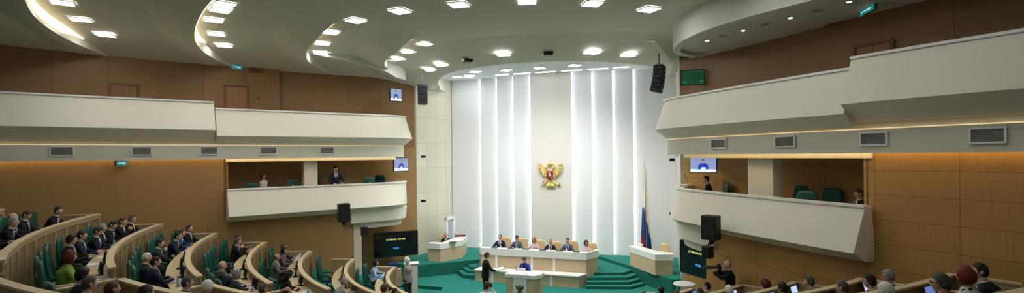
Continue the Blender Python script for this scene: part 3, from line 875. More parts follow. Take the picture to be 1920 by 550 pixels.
a,b=at2(730.5,178.5,22.9,753,178,23.3); tv(a,b,.60,'small wall television above the left upper balcony end','live')
a,b=at2(737.5,308.5,22.8,765,309,23.5); tv(a,b,.64,'small wall television under the left upper balcony','live')
a,b=at2(1293,309,17.0,1345,309,16.6); tv(a,b,.56,'wall television inside the right lower balcony, showing a speaker in blue','live')
a,b=at2(1276,146,18.6,1322,145,18.3); tv(a,b,.56,'dark green television high beside the right bulkhead','green')
def big(p0,p1,h,label,tx):
    M,L=tv_frame(p0,p1); e,L,h=tv(p0,p1,h,label,'off')
    text_mesh('12 Июля, Среда',.118,txt_y,e,(tx,-.042,.20*h)); text_mesh('10:56',.125,txt_b,e,(tx,-.042,-.16*h))
    return e
a,b=at2(700,462,22.7,783.5,454.5,23.6); big(a,b,1.14,'large dark wall screen with yellow date, below the left balcony',-.02)
a,b=at2(1275.5,486,18.3,1346,490,16.75); big(a,b,1.17,'large dark wall screen with yellow date, below the right balcony',.02)

# ------------------------------------------------------------------ loudspeakers
def hang_array(pt,pb,w,d,lean,label,yaw):
    """curved black line array hung from the ceiling; pt top point, pb bottom point"""
    e=empty('hanging_loudspeaker',pt,yaw); tag(e,label,'loudspeaker')
    H=pt.z-pb.z; n=6; hb=H*.80/n; z=-H*.18
    mb=MB(); mb.box((0,0,z+.02),(w*1.12,d*.8,.04))
    for sx in (-1,1):
        mb.tube([(sx*w*.42,0,z+.03),(sx*w*.1,0,-.04)],.014,6)
    mb.tube([(0,0,.25),(0,0,-.05)],.025,6); mb.tube([(0,0,-.05),(0,d*.3,z+.03)],.012,6); mb.build('rigging',dgray,e)
    x=0
    off_=0
    for k in range(n):
        ang=lean*(k/n)*1.25
        zc=z-hb*(k+.5); off_+=math.tan(math.radians(ang))*hb
        R=Matrix.Rotation(math.radians(ang),3,'X')
        mb=MB(); mb.rbox((0,-off_*-1,zc),(w,d,hb*.97),.03,M=R); c=mb.build('cabinet',black,e)
        mb=MB(); mb.box(Vector((0,off_,zc))+R@Vector((0,-d/2-.006,0)),(w*.94,.012,hb*.86),M=R); mb.build('grille',blackm,c)
    return e
a,b=PY(792,152,22.3),PY(790.5,197,22.3)
hang_array(a,b,.40,.40,-3,'black loudspeaker array hung before the left beige stage wall',math.radians(15))
a,b=PY(1236,113,19.5),PY(1243,174,19.5)
hang_array(a,b,.42,.40,14,'black curved loudspeaker array hung at the right of the stage',math.radians(62))
def wall_speaker(p,w,h,d,yaw,label):
    e=empty('wall_loudspeaker',p,yaw); tag(e,label,'loudspeaker')
    mb=MB(); mb.rbox((0,0,0),(w,d,h),.03); c=mb.build('cabinet',black,e)
    mb=MB(); mb.rbox((0,-d/2-.008,0),(w*.9,.016,h*.92),.006); mb.build('grille',blackm,e)
    mb=MB(); mb.box((0,.03,-h/2-.05),(.09,.12,.14)); mb.sphere((0,-.02,-h/2-.10),.05,8,6); mb.tube([(0,d*.4,-h/2-.06),(0,d*.5+.25,-h/2-.02)],.03,8); mb.build('bracket',black,e)
p=PY(644.5,399,18.9); wall_speaker(p,.42,.68,.34,math.radians(30),'black loudspeaker hung on the left lower balcony front')
p=PY(1333,427,13.75); wall_speaker(p,.42,.66,.34,math.radians(-48),'black loudspeaker hung on the right lower balcony front')
def mini_speaker(p,yaw,label):
    e=empty('small_loudspeaker',p,yaw); tag(e,label,'loudspeaker','small loudspeakers under the balconies')
    mb=MB(); mb.rbox((0,0,0),(.26,.24,.34),.02); mb.build('cabinet',black,e)
    mb=MB(); mb.rbox((0,-.125,0),(.22,.012,.30),.005); mb.build('grille',blackm,e)
    mb=MB(); mb.tube([(0,.05,.16),(0,.05,.26)],.02,6); mb.build('bracket',dgray,e)
mini_speaker(PY(683,434,19.9),math.radians(20),'small black loudspeaker tucked under the left balcony tier')
mini_speaker(PY(1327,473,14.55),math.radians(-50),'small black loudspeaker tucked under the right balcony tier')

# ------------------------------------------------------------------ cameras on wall arms
def cctv(p,dirx,label):
    e=empty('wall_mount_camera',p); tag(e,label,'camera','cameras on the stage side walls')
    s=dirx
    mb=MB(); mb.lathe([(.045,-.08),(.045,.08)],n=10); mb.tube([(0,0,.02),(s*.14,-.05,-.01),(s*.16,-.06,-.16)],.018,8); mb.build('arm',white_pl,e)
    mb=MB(); mb.rbox((s*.24,-.10,-.20),(.20,.13,.11),.02); mb.lathe([(.035,0),(.035,.05)],c=(s*.33,-.12,-.20),n=10,M=Matrix.Rotation(PI/2,3,'Y')); mb.build('camera_body',black,e)
cctv(PY(784.5,286,24.0),1,'small black camera on an arm, upper of two on the left beige wall')
cctv(PY(784.5,369,24.0),1,'small black camera on an arm, lower of two on the left beige wall')
cctv(PY(1270,290,19.6),-1,'small black camera on an arm, upper of two right of the stage')
cctv(PY(1270.5,391,19.6),-1,'small black camera on an arm, lower of two right of the stage')

# ------------------------------------------------------------------ projectors in the ceiling
def projector(px,py,label,ang):
    p=cz(px,py); e=empty('projector',p-Vector((0,0,.02)),ang); tag(e,label,'projector','ceiling projectors')
    mb=MB(); mb.rbox((0,0,-.02),(.34,.26,.14),.02); mb.build('housing',black,e)
    mb=MB(); mb.box((0,-.04,-.092),(.24,.16,.012)); mb.build('lens_window',emat('proj_glass',(.5,.2,.08),.15),e)
    mb=MB()
    for sx in (-1,1): mb.box((sx*.2,0,-.01),(.04,.22,.10))
    mb.build('side_bracket',white_pl,e)
projector(877,112,'black projector recessed in the ceiling shell, left one',.5); projector(1028,99,'black projector recessed in the ceiling shell, middle one',0)

# ------------------------------------------------------------------ exit signs
sgn=emat('sign_teal',(.0,.22,.20),.35); sgn_w=emat('sign_white',(.8,.95,.95),.35)
def exit_sign(p0,p1,h,label):
    M,L=tv_frame(p0,p1); e=empty('exit_sign',(0,0,0),M=M); tag(e,label,'exit sign','green exit signs')
    mb=MB(); mb.box((0,0,0),(L,.07,h)); mb.build('lightbox',mat('sign_case',(.05,.12,.11),.5),e)
    mb=MB(); mb.box((0,-.037,0),(L*.92,.006,h*.86)); f=mb.build('panel',sgn,e)
    mb=MB(); y=-.042
    b=mb.add([(-.36*L,y,-.06*h),(.12*L,y,-.06*h),(.12*L,y,-.2*h),(.33*L,y,.0*h),(.12*L,y,.2*h),(.12*L,y,.08*h),(-.36*L,y,.08*h)]); mb.face(range(b,b+7)); mb.build('arrow',sgn_w,f)
    mb=MB(); mb.tube([(0,0,h/2),(0,0,h/2+.1)],.012,6); mb.build('hanger',dgray,e)
a,b=at2(436,126,19.2,453,126.5,19.6); exit_sign(a,b,.19,'teal exit sign under the bulkhead above the left gallery')
a,b=at2(216,307,16.45,238,306.5,16.9); exit_sign(a,b,.19,'teal exit sign with arrow under the left fascia, over the wood wall')
a,b=at2(1614,21,12.75,1643,16.5,12.0); exit_sign(a,b,.17,'teal exit sign with arrow at the top of the right gallery wall')

# ------------------------------------------------------------------ air vents in the fascia
def vent(path,side,px0,px1,label):
    q=off(path,-.06,side); seg=cut_px(q,px0,px1); A,B=seg[0],seg[-1]
    if side<0: A,B=B,A
    if A.x>B.x: A,B=B,A
    x=(B-A); L=x.length
    e=empty('air_vent',(0,0,0)); y=None
    x.normalize(); yv=Vector((-x.y,x.x,0)); c=(A+B)/2-yv*.02; c.z=5.86
    e.matrix_world=Matrix(((x.x,yv.x,0,c.x),(x.y,yv.y,0,c.y),(0,0,1,c.z),(0,0,0,1)))
    h=.26; mb=MB()
    for (xx,z,sx,sz) in ((0,h/2,L,.035),(0,-h/2,L,.035),(-L/2,0,.035,h+.03),(L/2,0,.035,h+.03)): mb.box((xx,-.01,z),(sx,.035,sz))
    mb.build('frame',white_pl,e)
    mb=MB(); mb.box((0,.012,0),(L-.03,.01,h-.03)); mb.build('backing',mat('vent_back',(.10,.10,.09),.8),e)
    mb=MB()
    for k in range(7): mb.box((0,-.005,-h/2+.035+k*(h-.07)/6),(L-.04,.02,.014),M=Matrix.Rotation(.5,3,'X'))
    mb.build('louvre',grille_m,e)
    tag(e,label,'air vent','white air vents along the fascia')
for i,(a,b) in enumerate([(94,138),(247,284),(376,408),(488,519),(600,626)]): vent(LP,1,a,b,'white louvred air vent in the left fascia, %s from the left'%ORD[i])
for i,(a,b) in enumerate([(1335,1363),(1455,1492),(1615,1664),(1820,1887)]): vent(RP,-1,a,b,'white louvred air vent in the right fascia, %s from the stage end'%ORD[i])
# gallery doors, drawn by their frames on the wood wall
def door(name,path,side,px0,px1,z1,label,n=1):
    q=off(path,.03,side); seg=cut_px(q,px0,px1); A,B=(seg[0],seg[-1]); x=B-A; L=x.length; x.normalize()
    y=Vector((-x.y,x.x,0)); c=(A+B)/2
    if y.y<0: y=-y; x=-x
    o_=empty(name,(0,0,0)); o_.matrix_world=Matrix(((x.x,y.x,0,c.x),(x.y,y.y,0,c.y),(0,0,1,6.0),(0,0,0,1))); o_['kind']='structure'
    mb=MB(); h=z1-6.0
    for (xx,z,sx,sz) in ((0,h,L,.07),(-L/2,h/2,.07,h),(L/2,h/2,.07,h)): mb.box((xx,-.0,z),(sx,.05,sz))
    mb.build('frame',mat('door_trim',(.20,.10,.045),.5),o_)
    for k in range(n):
        w_=(L-.09)/n; mb=MB(); mb.box((-L/2+.045+w_*(k+.5),.012,h/2-.02),(w_-.015,.04,h-.06)); mb.build('leaf',mat('door_leaf',(.30,.155,.068),.5,noise=.08,nscale=3),o_)
door('door_2',off(LG,.22,1),1,207,261,PY(235,160,19.0).z,'a',2)
door('door_3',off(LG,.22,1),1,422,467,PY(444,162,21.0).z,'b',1)
door('door_4',off(RG,.12,1),1,1604,1676,8.35,'c',2)
# dark grilles high on the gallery walls
for (px,py,path,side,w_,lab) in ((481,131,off(LG,.22,1),1,.55,'dark wooden grille high on the left gallery wall'),(1568,40,off(RG,.12,1),1,.50,'dark wooden grille high on the right gallery wall')):
    seg=cut_px(off(path,.03,side),px-12,px+12); A,B=seg[0],seg[-1]; c=(A+B)/2; c.z=PY(px,py,c.y).z
    yaw=math.atan2(B.y-A.y,B.x-A.x); mb=MB()
    mb.box((0,0,.11),(w_,.05,.03)); mb.box((0,0,-.11),(w_,.05,.03))
    for k in range(6): mb.box((0,0,-.08+.032*k),(w_-.02,.03,.016))
    o=mb.build('wall_grille',mat('door_trim',(.2,.1,.045)),loc=c,rotz=yaw); tag(o,lab,'grille')
mb=MB(); mb.lathe([(.05,0),(.05,.03),(.035,.06),(.03,.07)],n=14,M=Matrix.Rotation(PI/2,3,'X'))
p=PY(485,184,21.0); seg=cut_px(off(LG,.26,1),480,490)[0]; p=PY(485,184,seg.y)
o=mb.build('fire_alarm_bell',mat('alarm_red',(.35,.02,.015),.4),loc=p,rotz=.6); tag(o,'small red alarm button on the left gallery wall','alarm')
# ================================================================== people
def applied(o, mods):
    """evaluate modifiers into a fresh mesh; o is removed"""
    bpy.context.view_layer.update()
    dg=bpy.context.evaluated_depsgraph_get(); me=bpy.data.meshes.new_from_object(o.evaluated_get(dg))
    old=o.data; bpy.data.objects.remove(o); bpy.data.meshes.remove(old); return me
def tmp_obj(mb,name='tmp'):
    return mb.build(name,[])
def skin_over(mb, voxel, smooth=6, fac=.5):
    """one continuous surface grown over the given limbs"""
    o=tmp_obj(mb)
    r=o.modifiers.new('r','REMESH'); r.mode='VOXEL'; r.voxel_size=voxel; r.use_smooth_shade=True
    s=o.modifiers.new('s','SMOOTH'); s.iterations=smooth; s.factor=fac
    return applied(o,None)
def capsule(mb,p0,p1,r0,r1,n=10):
    p0=Vector(p0);p1=Vector(p1); d=(p1-p0); L=d.length; d.normalize()
    pts=[];rr=[]
    for k in (0,.3,.65,1): pts.append(p0-d*r0*math.cos(k*PI/2)*.98); rr.append(max(r0*math.sin(k*PI/2),.002))
    for k in (1,.65,.3,0): pts.append(p1+d*r1*math.cos(k*PI/2)*.98); rr.append(max(r1*math.sin(k*PI/2),.002))
    mb.tube(pts,rr,n)
def head_grid(n=32,m=24):
    G=[];V=[]
    for i in range(m+1):
        th=PI*i/m; row=[];vr=[]
        for j in range(n):
            ph=2*PI*j/n; st=max(math.sin(th),.015)
            v=Vector((st*math.sin(ph),st*math.cos(ph),-math.cos(th)))      # ph=0 is the front
            x,y,z=v
            jaw=1-.26*max(0,-z)**1.3
            p=Vector((x*.076*jaw, y*.096*(1-.10*max(0,-z) if y>0 else 1-.18*max(0,-z)**2), z*.120))
            if y<0: p.y*=1.02
            if y>0:
                g=lambda a,b:math.exp(-(a/b)**2)
                ax=abs(x)
                p.y+=.026*g(x,.13)*(max(0,min(1,(.22-z)/.42)) if z>-.22 else max(0,1-(-.22-z)/.07))
                p.y-=.010*g(ax-.36,.15)*g(z-.10,.10)
                p.y+=.006*g(ax-.30,.22)*g(z-.27,.07)
                p.y+=.007*g(x,.24)*g(z+.47,.06)
                p.y+=.012*g(x,.28)*g(z+.82,.18)
                p.y+=.004*g(ax-.5,.2)*g(z+.1,.15)
            row.append(p);vr.append(v)
        G.append(row);V.append(vr)
    return G,V
HG,HV=head_grid()
def add_head(mb,M):
    n=len(HG[0]);m=len(HG)-1
    b=mb.add([M@p for r in HG for p in r])
    for i in range(m):
        for j in range(n):
            k=(j+1)%n; c=(HV[i][j]+HV[i+1][k])/2
            mb.mi=0
            if c.y>0 and abs(abs(c.x)-.36)<.12 and abs(c.z-.10)<.055: mb.mi=1
            elif c.y>0 and abs(c.x)<.27 and abs(c.z+.475)<.055: mb.mi=2
            mb.face((b+i*n+j,b+i*n+k,b+(i+1)*n+k,b+(i+1)*n+j))
    mb.mi=0
    mb.face([b+j for j in range(n)][::-1]); mb.face([b+m*n+j for j in range(n)])
def add_ears(mb,M):
    for sx in (-1,1):
        mb.sphere(M@Vector((sx*.076,-.008,.0)),(.012,.026,.036),8,6,M=M.to_3x3())
        mb.sphere(M@Vector((sx*.084,-.018,.008)),(.007,.020,.026),8,6,M=M.to_3x3())
def hair_mesh(style):
    n=len(HG[0]);m=len(HG)-1
    def lim(f,ax):
        def pl(pts):
            for (a,b),(c,d) in zip(pts,pts[1:]):
                if f<=c: return b+(d-b)*(f-a)/(c-a)
            return pts[-1][1]
        if style=='bald': return pl([(-1,-.5),(-.1,-.25),(.25,-.05),(.3,9),(1,9)])
        if style=='receding': return pl([(-1,-.55),(-.2,-.3),(.15,-.12),(.35,.35),(.6,.74),(1,.86)])
        if style in('bob','long'): return pl([(-1,-1.1),(.1,-.95),(.38,-.75),(.5,.1),(.72,.5),(1,.50)])
        if style=='bun': return pl([(-1,-.6),(-.1,-.2),(.2,.0),(.45,.3),(.75,.58),(1,.6)])
        return pl([(-1,-.58),(-.2,-.32),(.12,-.15),(.3,.15),(.55,.5),(1,.60)])
    def top(f,z): return style=='bald' and z>(.45 if f<-.2 else .30)
    th={'short':.009,'thick':.015,'receding':.007,'bald':.005,'bob':.026,'long':.024,'bun':.014}[style]
    keep=set()
    for i in range(m):
        for j in range(n):
            c=(HV[i][j]+HV[i+1][(j+1)%n])/2
            if c.z>lim(c.y,abs(c.x)) and not top(c.y,c.z): keep.add((i,j))
    def outp(i,j):
        v=HV[i][j]; t=th
        if style in('short','thick'): t=th*(1+.7*max(0,v.z))*(1+.08*math.sin(9*v.x+5*v.y))
        if style in('bob','long') : t=th*(1+.25*max(0,-v.y)) if v.z<.3 else th*.9
        q=HG[i][j].copy()
        if style in ('bob','long') and v.z<-.1 :
            q.x*=1+.35*min(1,-v.z); q.y*=1 + (.12*min(1,-v.z) if v.y<0 else 0)
        return q+Vector((v.x,v.y,v.z)).normalized()*t
    mb=MB(); N=n*(m+1)
    b=mb.add([outp(i,j) for i in range(m+1) for j in range(n)]+[HG[i][j]*.97 for i in range(m+1) for j in range(n)])
    for (i,j) in keep:
        k=(j+1)%n; q=(i*n+j,i*n+k,(i+1)*n+k,(i+1)*n+j)
        mb.face(q); mb.face([N+x for x in q][::-1])
        for (di,dj,e) in ((-1,0,(q[0],q[1])),(1,0,(q[2],q[3])),(0,-1,(q[3],q[0])),(0,1,(q[1],q[2]))):
            nb=(i+di,(j+dj)%n)
            if nb not in keep: mb.face((e[0],N+e[0],N+e[1],e[1]))
    if style=='long':
        mb.sphere((0,-.075,-.13),(.085,.045,.13),12,8)
        for sx in (-1,1): mb.tube([(sx*.075,.0,-.02),(sx*.088,.0,-.12),(sx*.085,.01,-.22)],[.03,.034,.012],8)
    if style=='bun': mb.sphere((0,-.12,.07),(.05,.045,.05),10,7)
    o=mb.build('hair',[],smooth=True); me=o.data
    bm=bmesh.new(); bm.from_mesh(me)
    bmesh.ops.delete(bm,geom=[v for v in bm.verts if not v.link_faces],context='VERTS'); bm.to_mesh(me); bm.free()
    bpy.data.objects.remove(o); return me
HAIR={}
def hand_into(mb,W,f,bk,side,curl):
    """five-fingered hand; f = direction of the forearm, bk = back-of-hand normal, side=+1 right hand"""
    f=f.normalized(); bk=(bk-f*bk.dot(f)).normalized(); x=f.cross(bk).normalized()*1.0      # x to the right of the hand seen from its back
    B=lambda a,b,c: W+x*a+f*b+bk*c
    thumb=-side                                                                       # thumb on the body side when the palm faces down
    rings=[]
    for (b_,w_,t_) in ((-.03,.026,.020),(.0,.030,.020),(.03,.040,.017),(.075,.042,.014),(.088,.038,.010)):
        rings.append([B(w_*math.cos(2*PI*k/10),b_,t_*math.sin(2*PI*k/10)) for k in range(10)])
    mb.loft(rings)
    for i,(o,L) in enumerate(((.030,.070),(.010,.080),(-.010,.075),(-.029,.058))):
        o=o*thumb; p=B(o,.078,0); pts=[p]; a=0
        for s,l in ((.9,.45),(1.2,.32),(1.0,.26)):
            a+=curl*s*.55; p=p+(f*math.cos(a)-bk*math.sin(a))*L*l+x*o*.04; pts.append(p)
        mb.tube(pts,[.0092,.0088,.0080,.0060],8)
    p=B(thumb*.030,.012,-.004); pts=[p,p+x*thumb*.026+f*.026-bk*.006,p+x*thumb*.036+f*.055-bk*(.010+.012*curl),p+x*thumb*(.036-.014*curl)+f*.078-bk*(.012+.022*curl)]
    mb.tube(pts,[.013,.012,.0105,.007],8)
def ik(S_,W,l1,l2,pole):
    d=W-S_; L=min(d.length,(l1+l2)*.995); u=d.normalized(); W=S_+u*L
    a=math.acos(max(-1,min(1,(l1*l1+L*L-l2*l2)/(2*l1*L))))
    p=(pole-u*pole.dot(u)).normalized()
    return S_+u*l1*math.cos(a)+p*l1*math.sin(a), W
POSES={
 # sit?, lean, wrists (x for right hand), curl, hand back normal
 'desk':dict(sit=1,lean=.12,R=(.15,.40,.85),L=(-.15,.40,.85),curl=.15),
 'apart':dict(sit=1,lean=.16,R=(.24,.42,.845),L=(-.12,.46,.845),curl=.15),
 'write':dict(sit=1,lean=.34,R=(.10,.46,.85),L=(-.18,.43,.85),curl=.4,pitch=.45),
 'read':dict(sit=1,lean=.20,R=(.14,.41,.85),L=(-.14,.41,.85),curl=.15,pitch=.50),
 'lean':dict(sit=1,lean=.45,R=(.15,.52,.86),L=(-.15,.52,.86),curl=.15,pitch=.05),
 'chin':dict(sit=1,lean=.22,R=(.075,.30,1.06),L=(-.10,.42,.85),curl=1.0,pitch=.1,poleR=(.3,.5,-1)),
 'clasp':dict(sit=1,lean=.20,R=(.055,.34,1.02),L=(-.055,.34,1.02),curl=.9,poleR=(.5,.3,-1)),
 'lap':dict(sit=1,lean=-.04,R=(.07,.24,.66),L=(-.07,.24,.66),curl=.6),
 'stand':dict(sit=0,lean=.02,R=(.06,.20,.93),L=(-.06,.20,.93),curl=.8),
 'arms':dict(sit=0,lean=.0,R=(.26,.05,.80),L=(-.26,.05,.80),curl=.5),
 'fold':dict(sit=0,lean=.03,R=(-.10,.20,1.12),L=(.10,.22,1.14),curl=.5),
 'hold':dict(sit=0,lean=.06,R=(.12,.36,1.08),L=(-.10,.34,1.08),curl=.5,pitch=.25),
 'rail':dict(sit=0,lean=.20,R=(.16,.42,1.06),L=(-.20,.36,1.06),curl=.15,pitch=.3),
 'photo':dict(sit=0,lean=.08,R=(.11,.25,1.50),L=(-.07,.36,1.46),curl=1.1,pitch=.0,poleR=(.8,.0,-1)),
 'tele':dict(sit=0,lean=.10,R=(.10,.24,1.50),L=(-.05,.48,1.44),curl=1.1,poleR=(.8,.0,-1)),
 'read_up':dict(sit=0,lean=.05,R=(.12,.30,1.16),L=(-.12,.30,1.16),curl=.8,pitch=.15),
}
PC={}
BODYM=[None]
def build_person(pose,yaw=0,fem=0,vox=.02):
    key=(pose,round(yaw,1),fem,vox)
    if key in PC: return PC[key]
    P_=POSES[pose]; sit=P_['sit']; lean=P_['lean']
    pel=Vector((0,0,.60 if sit else .95)); sd=Vector((0,math.sin(lean),math.cos(lean))); fw=Vector((0,math.cos(lean),-math.sin(lean)))
    ws=.88 if fem else 1.0
    sp=lambda t: pel+sd*t
    TOR=[(-.06,.150,.105),(.02,.172,.120),(.12,.160,.115),(.22,.160,.118),(.32,.178,.128),(.40,.186,.120),(.455,.172,.098),(.50,.105,.075),(.535,.068,.064)]
    if fem: TOR=[(t,w*(.98 if t<.1 else .86),d*(1.0 if abs(t-.34)>.06 else 1.16)) for t,w,d in TOR]
    def torso(mb,ex):
        mb.loft([[sp(t)+Vector((1,0,0))*(w+ex)*math.cos(2*PI*k/18)+fw*(d+ex)*math.sin(2*PI*k/18) for k in range(18)] for t,w,d in TOR])
    sh={s:sp(.445)+Vector((s*.178*ws,0,0)) for s in (-1,1)}
    arm={}
    for s,k in ((1,'R'),(-1,'L')):
        W=Vector(P_[k]); 
        if fem: W=W+Vector((0,-.02,0))
        pole=Vector(P_.get('poleR',(.70,-.55,-.42))); pole.x*=s
        E,W=ik(sh[s],W,.285,.255,pole); arm[s]=(E,W)
    hip={s:pel+Vector((s*.095,0,-.03)) for s in (-1,1)}
    leg={}
    for s in (-1,1):
        if sit: leg[s]=(Vector((s*.125,.43,.53)),Vector((s*.125,.40,.09)))
        else: leg[s]=(Vector((s*.105,.015,.50)),Vector((s*.11,-.01,.09)))
    nb=sp(.53); pitch=P_.get('pitch',.05)-lean*.35
    hc=nb+Vector((0,.030+.05*math.sin(lean),.155))
    HM=Matrix.Translation(hc)@Matrix.Rotation(yaw,4,'Z')@Matrix.Rotation(-pitch,4,'X')
    # body
    mb=MB(); torso(mb,-.03)
    capsule(mb,nb-sd*.05,hc+Vector((0,-.02,-.05)),.058*ws,.055*ws)
    for s in (-1,1):
        E,W=arm[s]; K,A=leg[s]
        capsule(mb,sh[s]-Vector((s*.03,0,.03)),E,.034*ws,.030*ws); capsule(mb,E,W,.030*ws,.024*ws)
        capsule(mb,hip[s],K,.078,.052); capsule(mb,K,A,.052,.036); capsule(mb,A-Vector((0,.0,.03)),A+Vector((0,.16,-.055)),.035,.028)
    base=skin_over(mb,vox,4)
    for i in range(3): base.materials.append(BODYM[0])
    o=bpy.data.objects.new('b',base); COL.objects.link(o)
    hm=MB(); add_head(hm,HM); h=hm.build('h',[BODYM[0]]*3,smooth=True)
    em_=MB(); add_ears(em_,HM)
    for s in (-1,1):
        E,W=arm[s]; bk=Vector((0,.25,1)) if pose not in('chin','clasp','photo','tele','fold','read_up') else Vector((s*.6,.5,.3))
        f=(W-E).normalized()
        if pose in('desk','apart','write','read','lean'): f=Vector((-s*.15,1,-.03)).normalized()
        hand_into(em_,W,f,bk,s,P_['curl'])
    e=em_.build('e',[BODYM[0]]*3,smooth=True)
    for q in (h,):
        m_=o.modifiers.new('u','BOOLEAN'); m_.operation='UNION'; m_.object=q; m_.solver='MANIFOLD'
    me=None
    try:
        bpy.context.view_layer.update(); dg=bpy.context.evaluated_depsgraph_get(); me=bpy.data.meshes.new_from_object(o.evaluated_get(dg))
        if len(me.vertices)<len(h.data.vertices)*.6: me=None
    except Exception: me=None
    bm=bmesh.new()
    if me is not None: bm.from_mesh(me)
    else: bm.from_mesh(base); bm.from_mesh(h.data)
    bm.from_mesh(e.data)
    out=bpy.data.meshes.new('person'); bm.to_mesh(out); bm.free()
    for i in range(3): out.materials.append(BODYM[0])
    out.polygons.foreach_set('use_smooth',[True]*len(out.polygons))
    for q in (o,h,e): bpy.data.objects.remove(q)
    # jacket / top
    mb=MB(); torso(mb,.014)
    if not sit or True:
        mb.loft([[sp(t)+Vector((1,0,0))*w*math.cos(2*PI*k/18)+fw*d*math.sin(2*PI*k/18) for k in range(18)] for t,w,d in ((-.13 if not sit else -.05,.19,.135),(.03,.195,.14),(.12,.18,.135))])
    for s in (-1,1):
        E,W=arm[s]; capsule(mb,sh[s]-Vector((s*.03,0,.0)),E,.070*ws,.056*ws); capsule(mb,E,W-(W-E)*.05,.055*ws,.040*ws)
    jk=skin_over(mb,vox*.95,4)
    # trousers and shoes
    mb=MB(); capsule(mb,hip[-1],hip[1],.11,.11)
    for s in (-1,1):
        K,A=leg[s]; capsule(mb,hip[s],K,.096,.070); capsule(mb,K,A+Vector((0,0,.02)),.070,.055)
    tr=skin_over(mb,.024,4)
    mb=MB()
    for s in (-1,1):
        A=leg[s][1]; mb.loft([[A+Vector((w_*math.cos(2*PI*k/10)*1.0,y,-.09+.004+max(0,h_*(.5+.5*math.sin(2*PI*k/10))))) for k in range(10)] for (y,w_,h_) in ((-.075,.025,.05),(-.05,.04,.09),(.02,.042,.09),(.10,.046,.06),(.16,.045,.045),(.20,.025,.03))])
    sh_=mb.build('s',[],smooth=True); shm=sh_.data; bpy.data.objects.remove(sh_)
    # shirt front, collar, tie
    def patch(t0,t1,a0,a1,ex,nseg=7,na=6):
        m2=MB(); rows=[]
        for i in range(nseg+1):
            t=t0+(t1-t0)*i/nseg; a=a0+(a1-a0)*i/nseg
            for q,(u,v) in enumerate(zip(TOR,TOR[1:])):
                if u[0]<=t<=v[0]:
                    f_=(t-u[0])/(v[0]-u[0]); w=u[1]+(v[1]-u[1])*f_; d=u[2]+(v[2]-u[2])*f_; break
            rows.append([sp(t)+Vector((1,0,0))*(w+ex)*math.sin(a*(2*k/na-1))+fw*(d+ex)*math.cos(a*(2*k/na-1)) for k in range(na+1)])
        n_=na+1; b=m2.add([p for r in rows for p in r]+[p-fw*.02 for r in rows for p in r]); N=len(rows)*n_
        for i in range(nseg):
            for k in range(na):
                m2.face((b+i*n_+k,b+i*n_+k+1,b+(i+1)*n_+k+1,b+(i+1)*n_+k)); m2.face((b+N+i*n_+k,b+N+(i+1)*n_+k,b+N+(i+1)*n_+k+1,b+N+i*n_+k+1))
        edge=[i*n_ for i in range(nseg+1)]+[nseg*n_+k for k in range(1,n_)]+[i*n_+na for i in range(nseg-1,-1,-1)]+[k for k in range(na-1,0,-1)]
        for i in range(len(edge)): x,y=edge[i],edge[(i+1)%len(edge)]; m2.face((b+x,b+y,b+N+y,b+N+x))
        return m2
    m2=patch(.24,.515,.04,.46,.020)
    ring=[]
    for k in range(17):
        a=2*PI*k/16; ring.append(nb+Vector((.056*ws*math.cos(a),.058*math.sin(a)+.008,.018-.020*math.sin(a))))
    m2.tube(ring,.011,6,cap=False)
    q=m2.build('s',[],smooth=True); shirt=q.data; bpy.data.objects.remove(q)
    m2=patch(.18,.50,.16,.13,.027); q=m2.build('t',[],smooth=True); tie=q.data; bpy.data.objects.remove(q)
    PC[key]=dict(body=out,jacket=jk,trousers=tr,shoe=shm,shirt=shirt,tie=tie,HM=HM,hc=hc)
    return PC[key]
skins=[mat('skin_light',(.60,.37,.27),.5),mat('skin_fair',(.66,.43,.33),.5),mat('skin_tan',(.46,.25,.165),.5)]
eye_m=mat('eye',(.10,.08,.07),.3); lip_m=mat('lip',(.40,.15,.13),.5)
BODYM[0]=skins[0]
HC=dict(black=mat('hair_black',(.010,.009,.009),.5),dark=mat('hair_dark',(.022,.014,.010),.5),brown=mat('hair_brown',(.065,.032,.016),.5),red=mat('hair_red',(.17,.028,.010),.5),
  auburn=mat('hair_auburn',(.10,.020,.012),.5),gray=mat('hair_gray',(.26,.26,.25),.6),dgray=mat('hair_dark_gray',(.075,.075,.07),.6),white=mat('hair_white',(.68,.66,.60),.6),blond=mat('hair_blond',(.34,.19,.075),.55))
CLO={}
def cloth(n,c): CLO[n]=mat('cloth_'+n,c,.85,noise=.12,nscale=25)
for n,c in dict(black=(.008,.008,.010),navy=(.010,.015,.040),dgray=(.028,.030,.034),gray=(.10,.105,.11),lgray=(.27,.27,.26),blue=(.02,.06,.17),green=(.20,.30,.055),mauve=(.11,.075,.085),
   white=(.70,.69,.66),pink=(.58,.42,.43),royal=(.015,.05,.42),yellow=(.62,.50,.06),steel=(.07,.085,.12),ltblue=(.30,.42,.60),brown=(.08,.045,.025)).items(): cloth(n,c)
CLO['print']=fleck_mat('cloth_print',(.62,.60,.55),(.02,.02,.02),13,.56)
TIE=dict(red=mat('tie_red',(.35,.01,.015),.5),blue=mat('tie_blue',(.05,.12,.35),.5),dark=mat('tie_dark',(.03,.03,.045),.5),gray=mat('tie_gray',(.25,.25,.27),.5))
glasses_me=None
def glasses():
    global glasses_me
    if glasses_me is None:
        mb=MB()
        for sx in (-1,1):
            mb.tube([(sx*.030+.022*math.cos(2*PI*k/12),.104-.012*abs(math.cos(2*PI*k/12)*sx+1)*.5,.014+.017*math.sin(2*PI*k/12)) for k in range(13)],.0035,5)
            mb.tube([(sx*.052,.094,.018),(sx*.080,.05,.018),(sx*.084,-.01,.014)],.003,5)
        mb.tube([(-.009,.106,.017),(.009,.106,.017)],.003,5)
        o=mb.build('g',[]); glasses_me=o.data; bpy.data.objects.remove(o)
    return glasses_me
NP=0
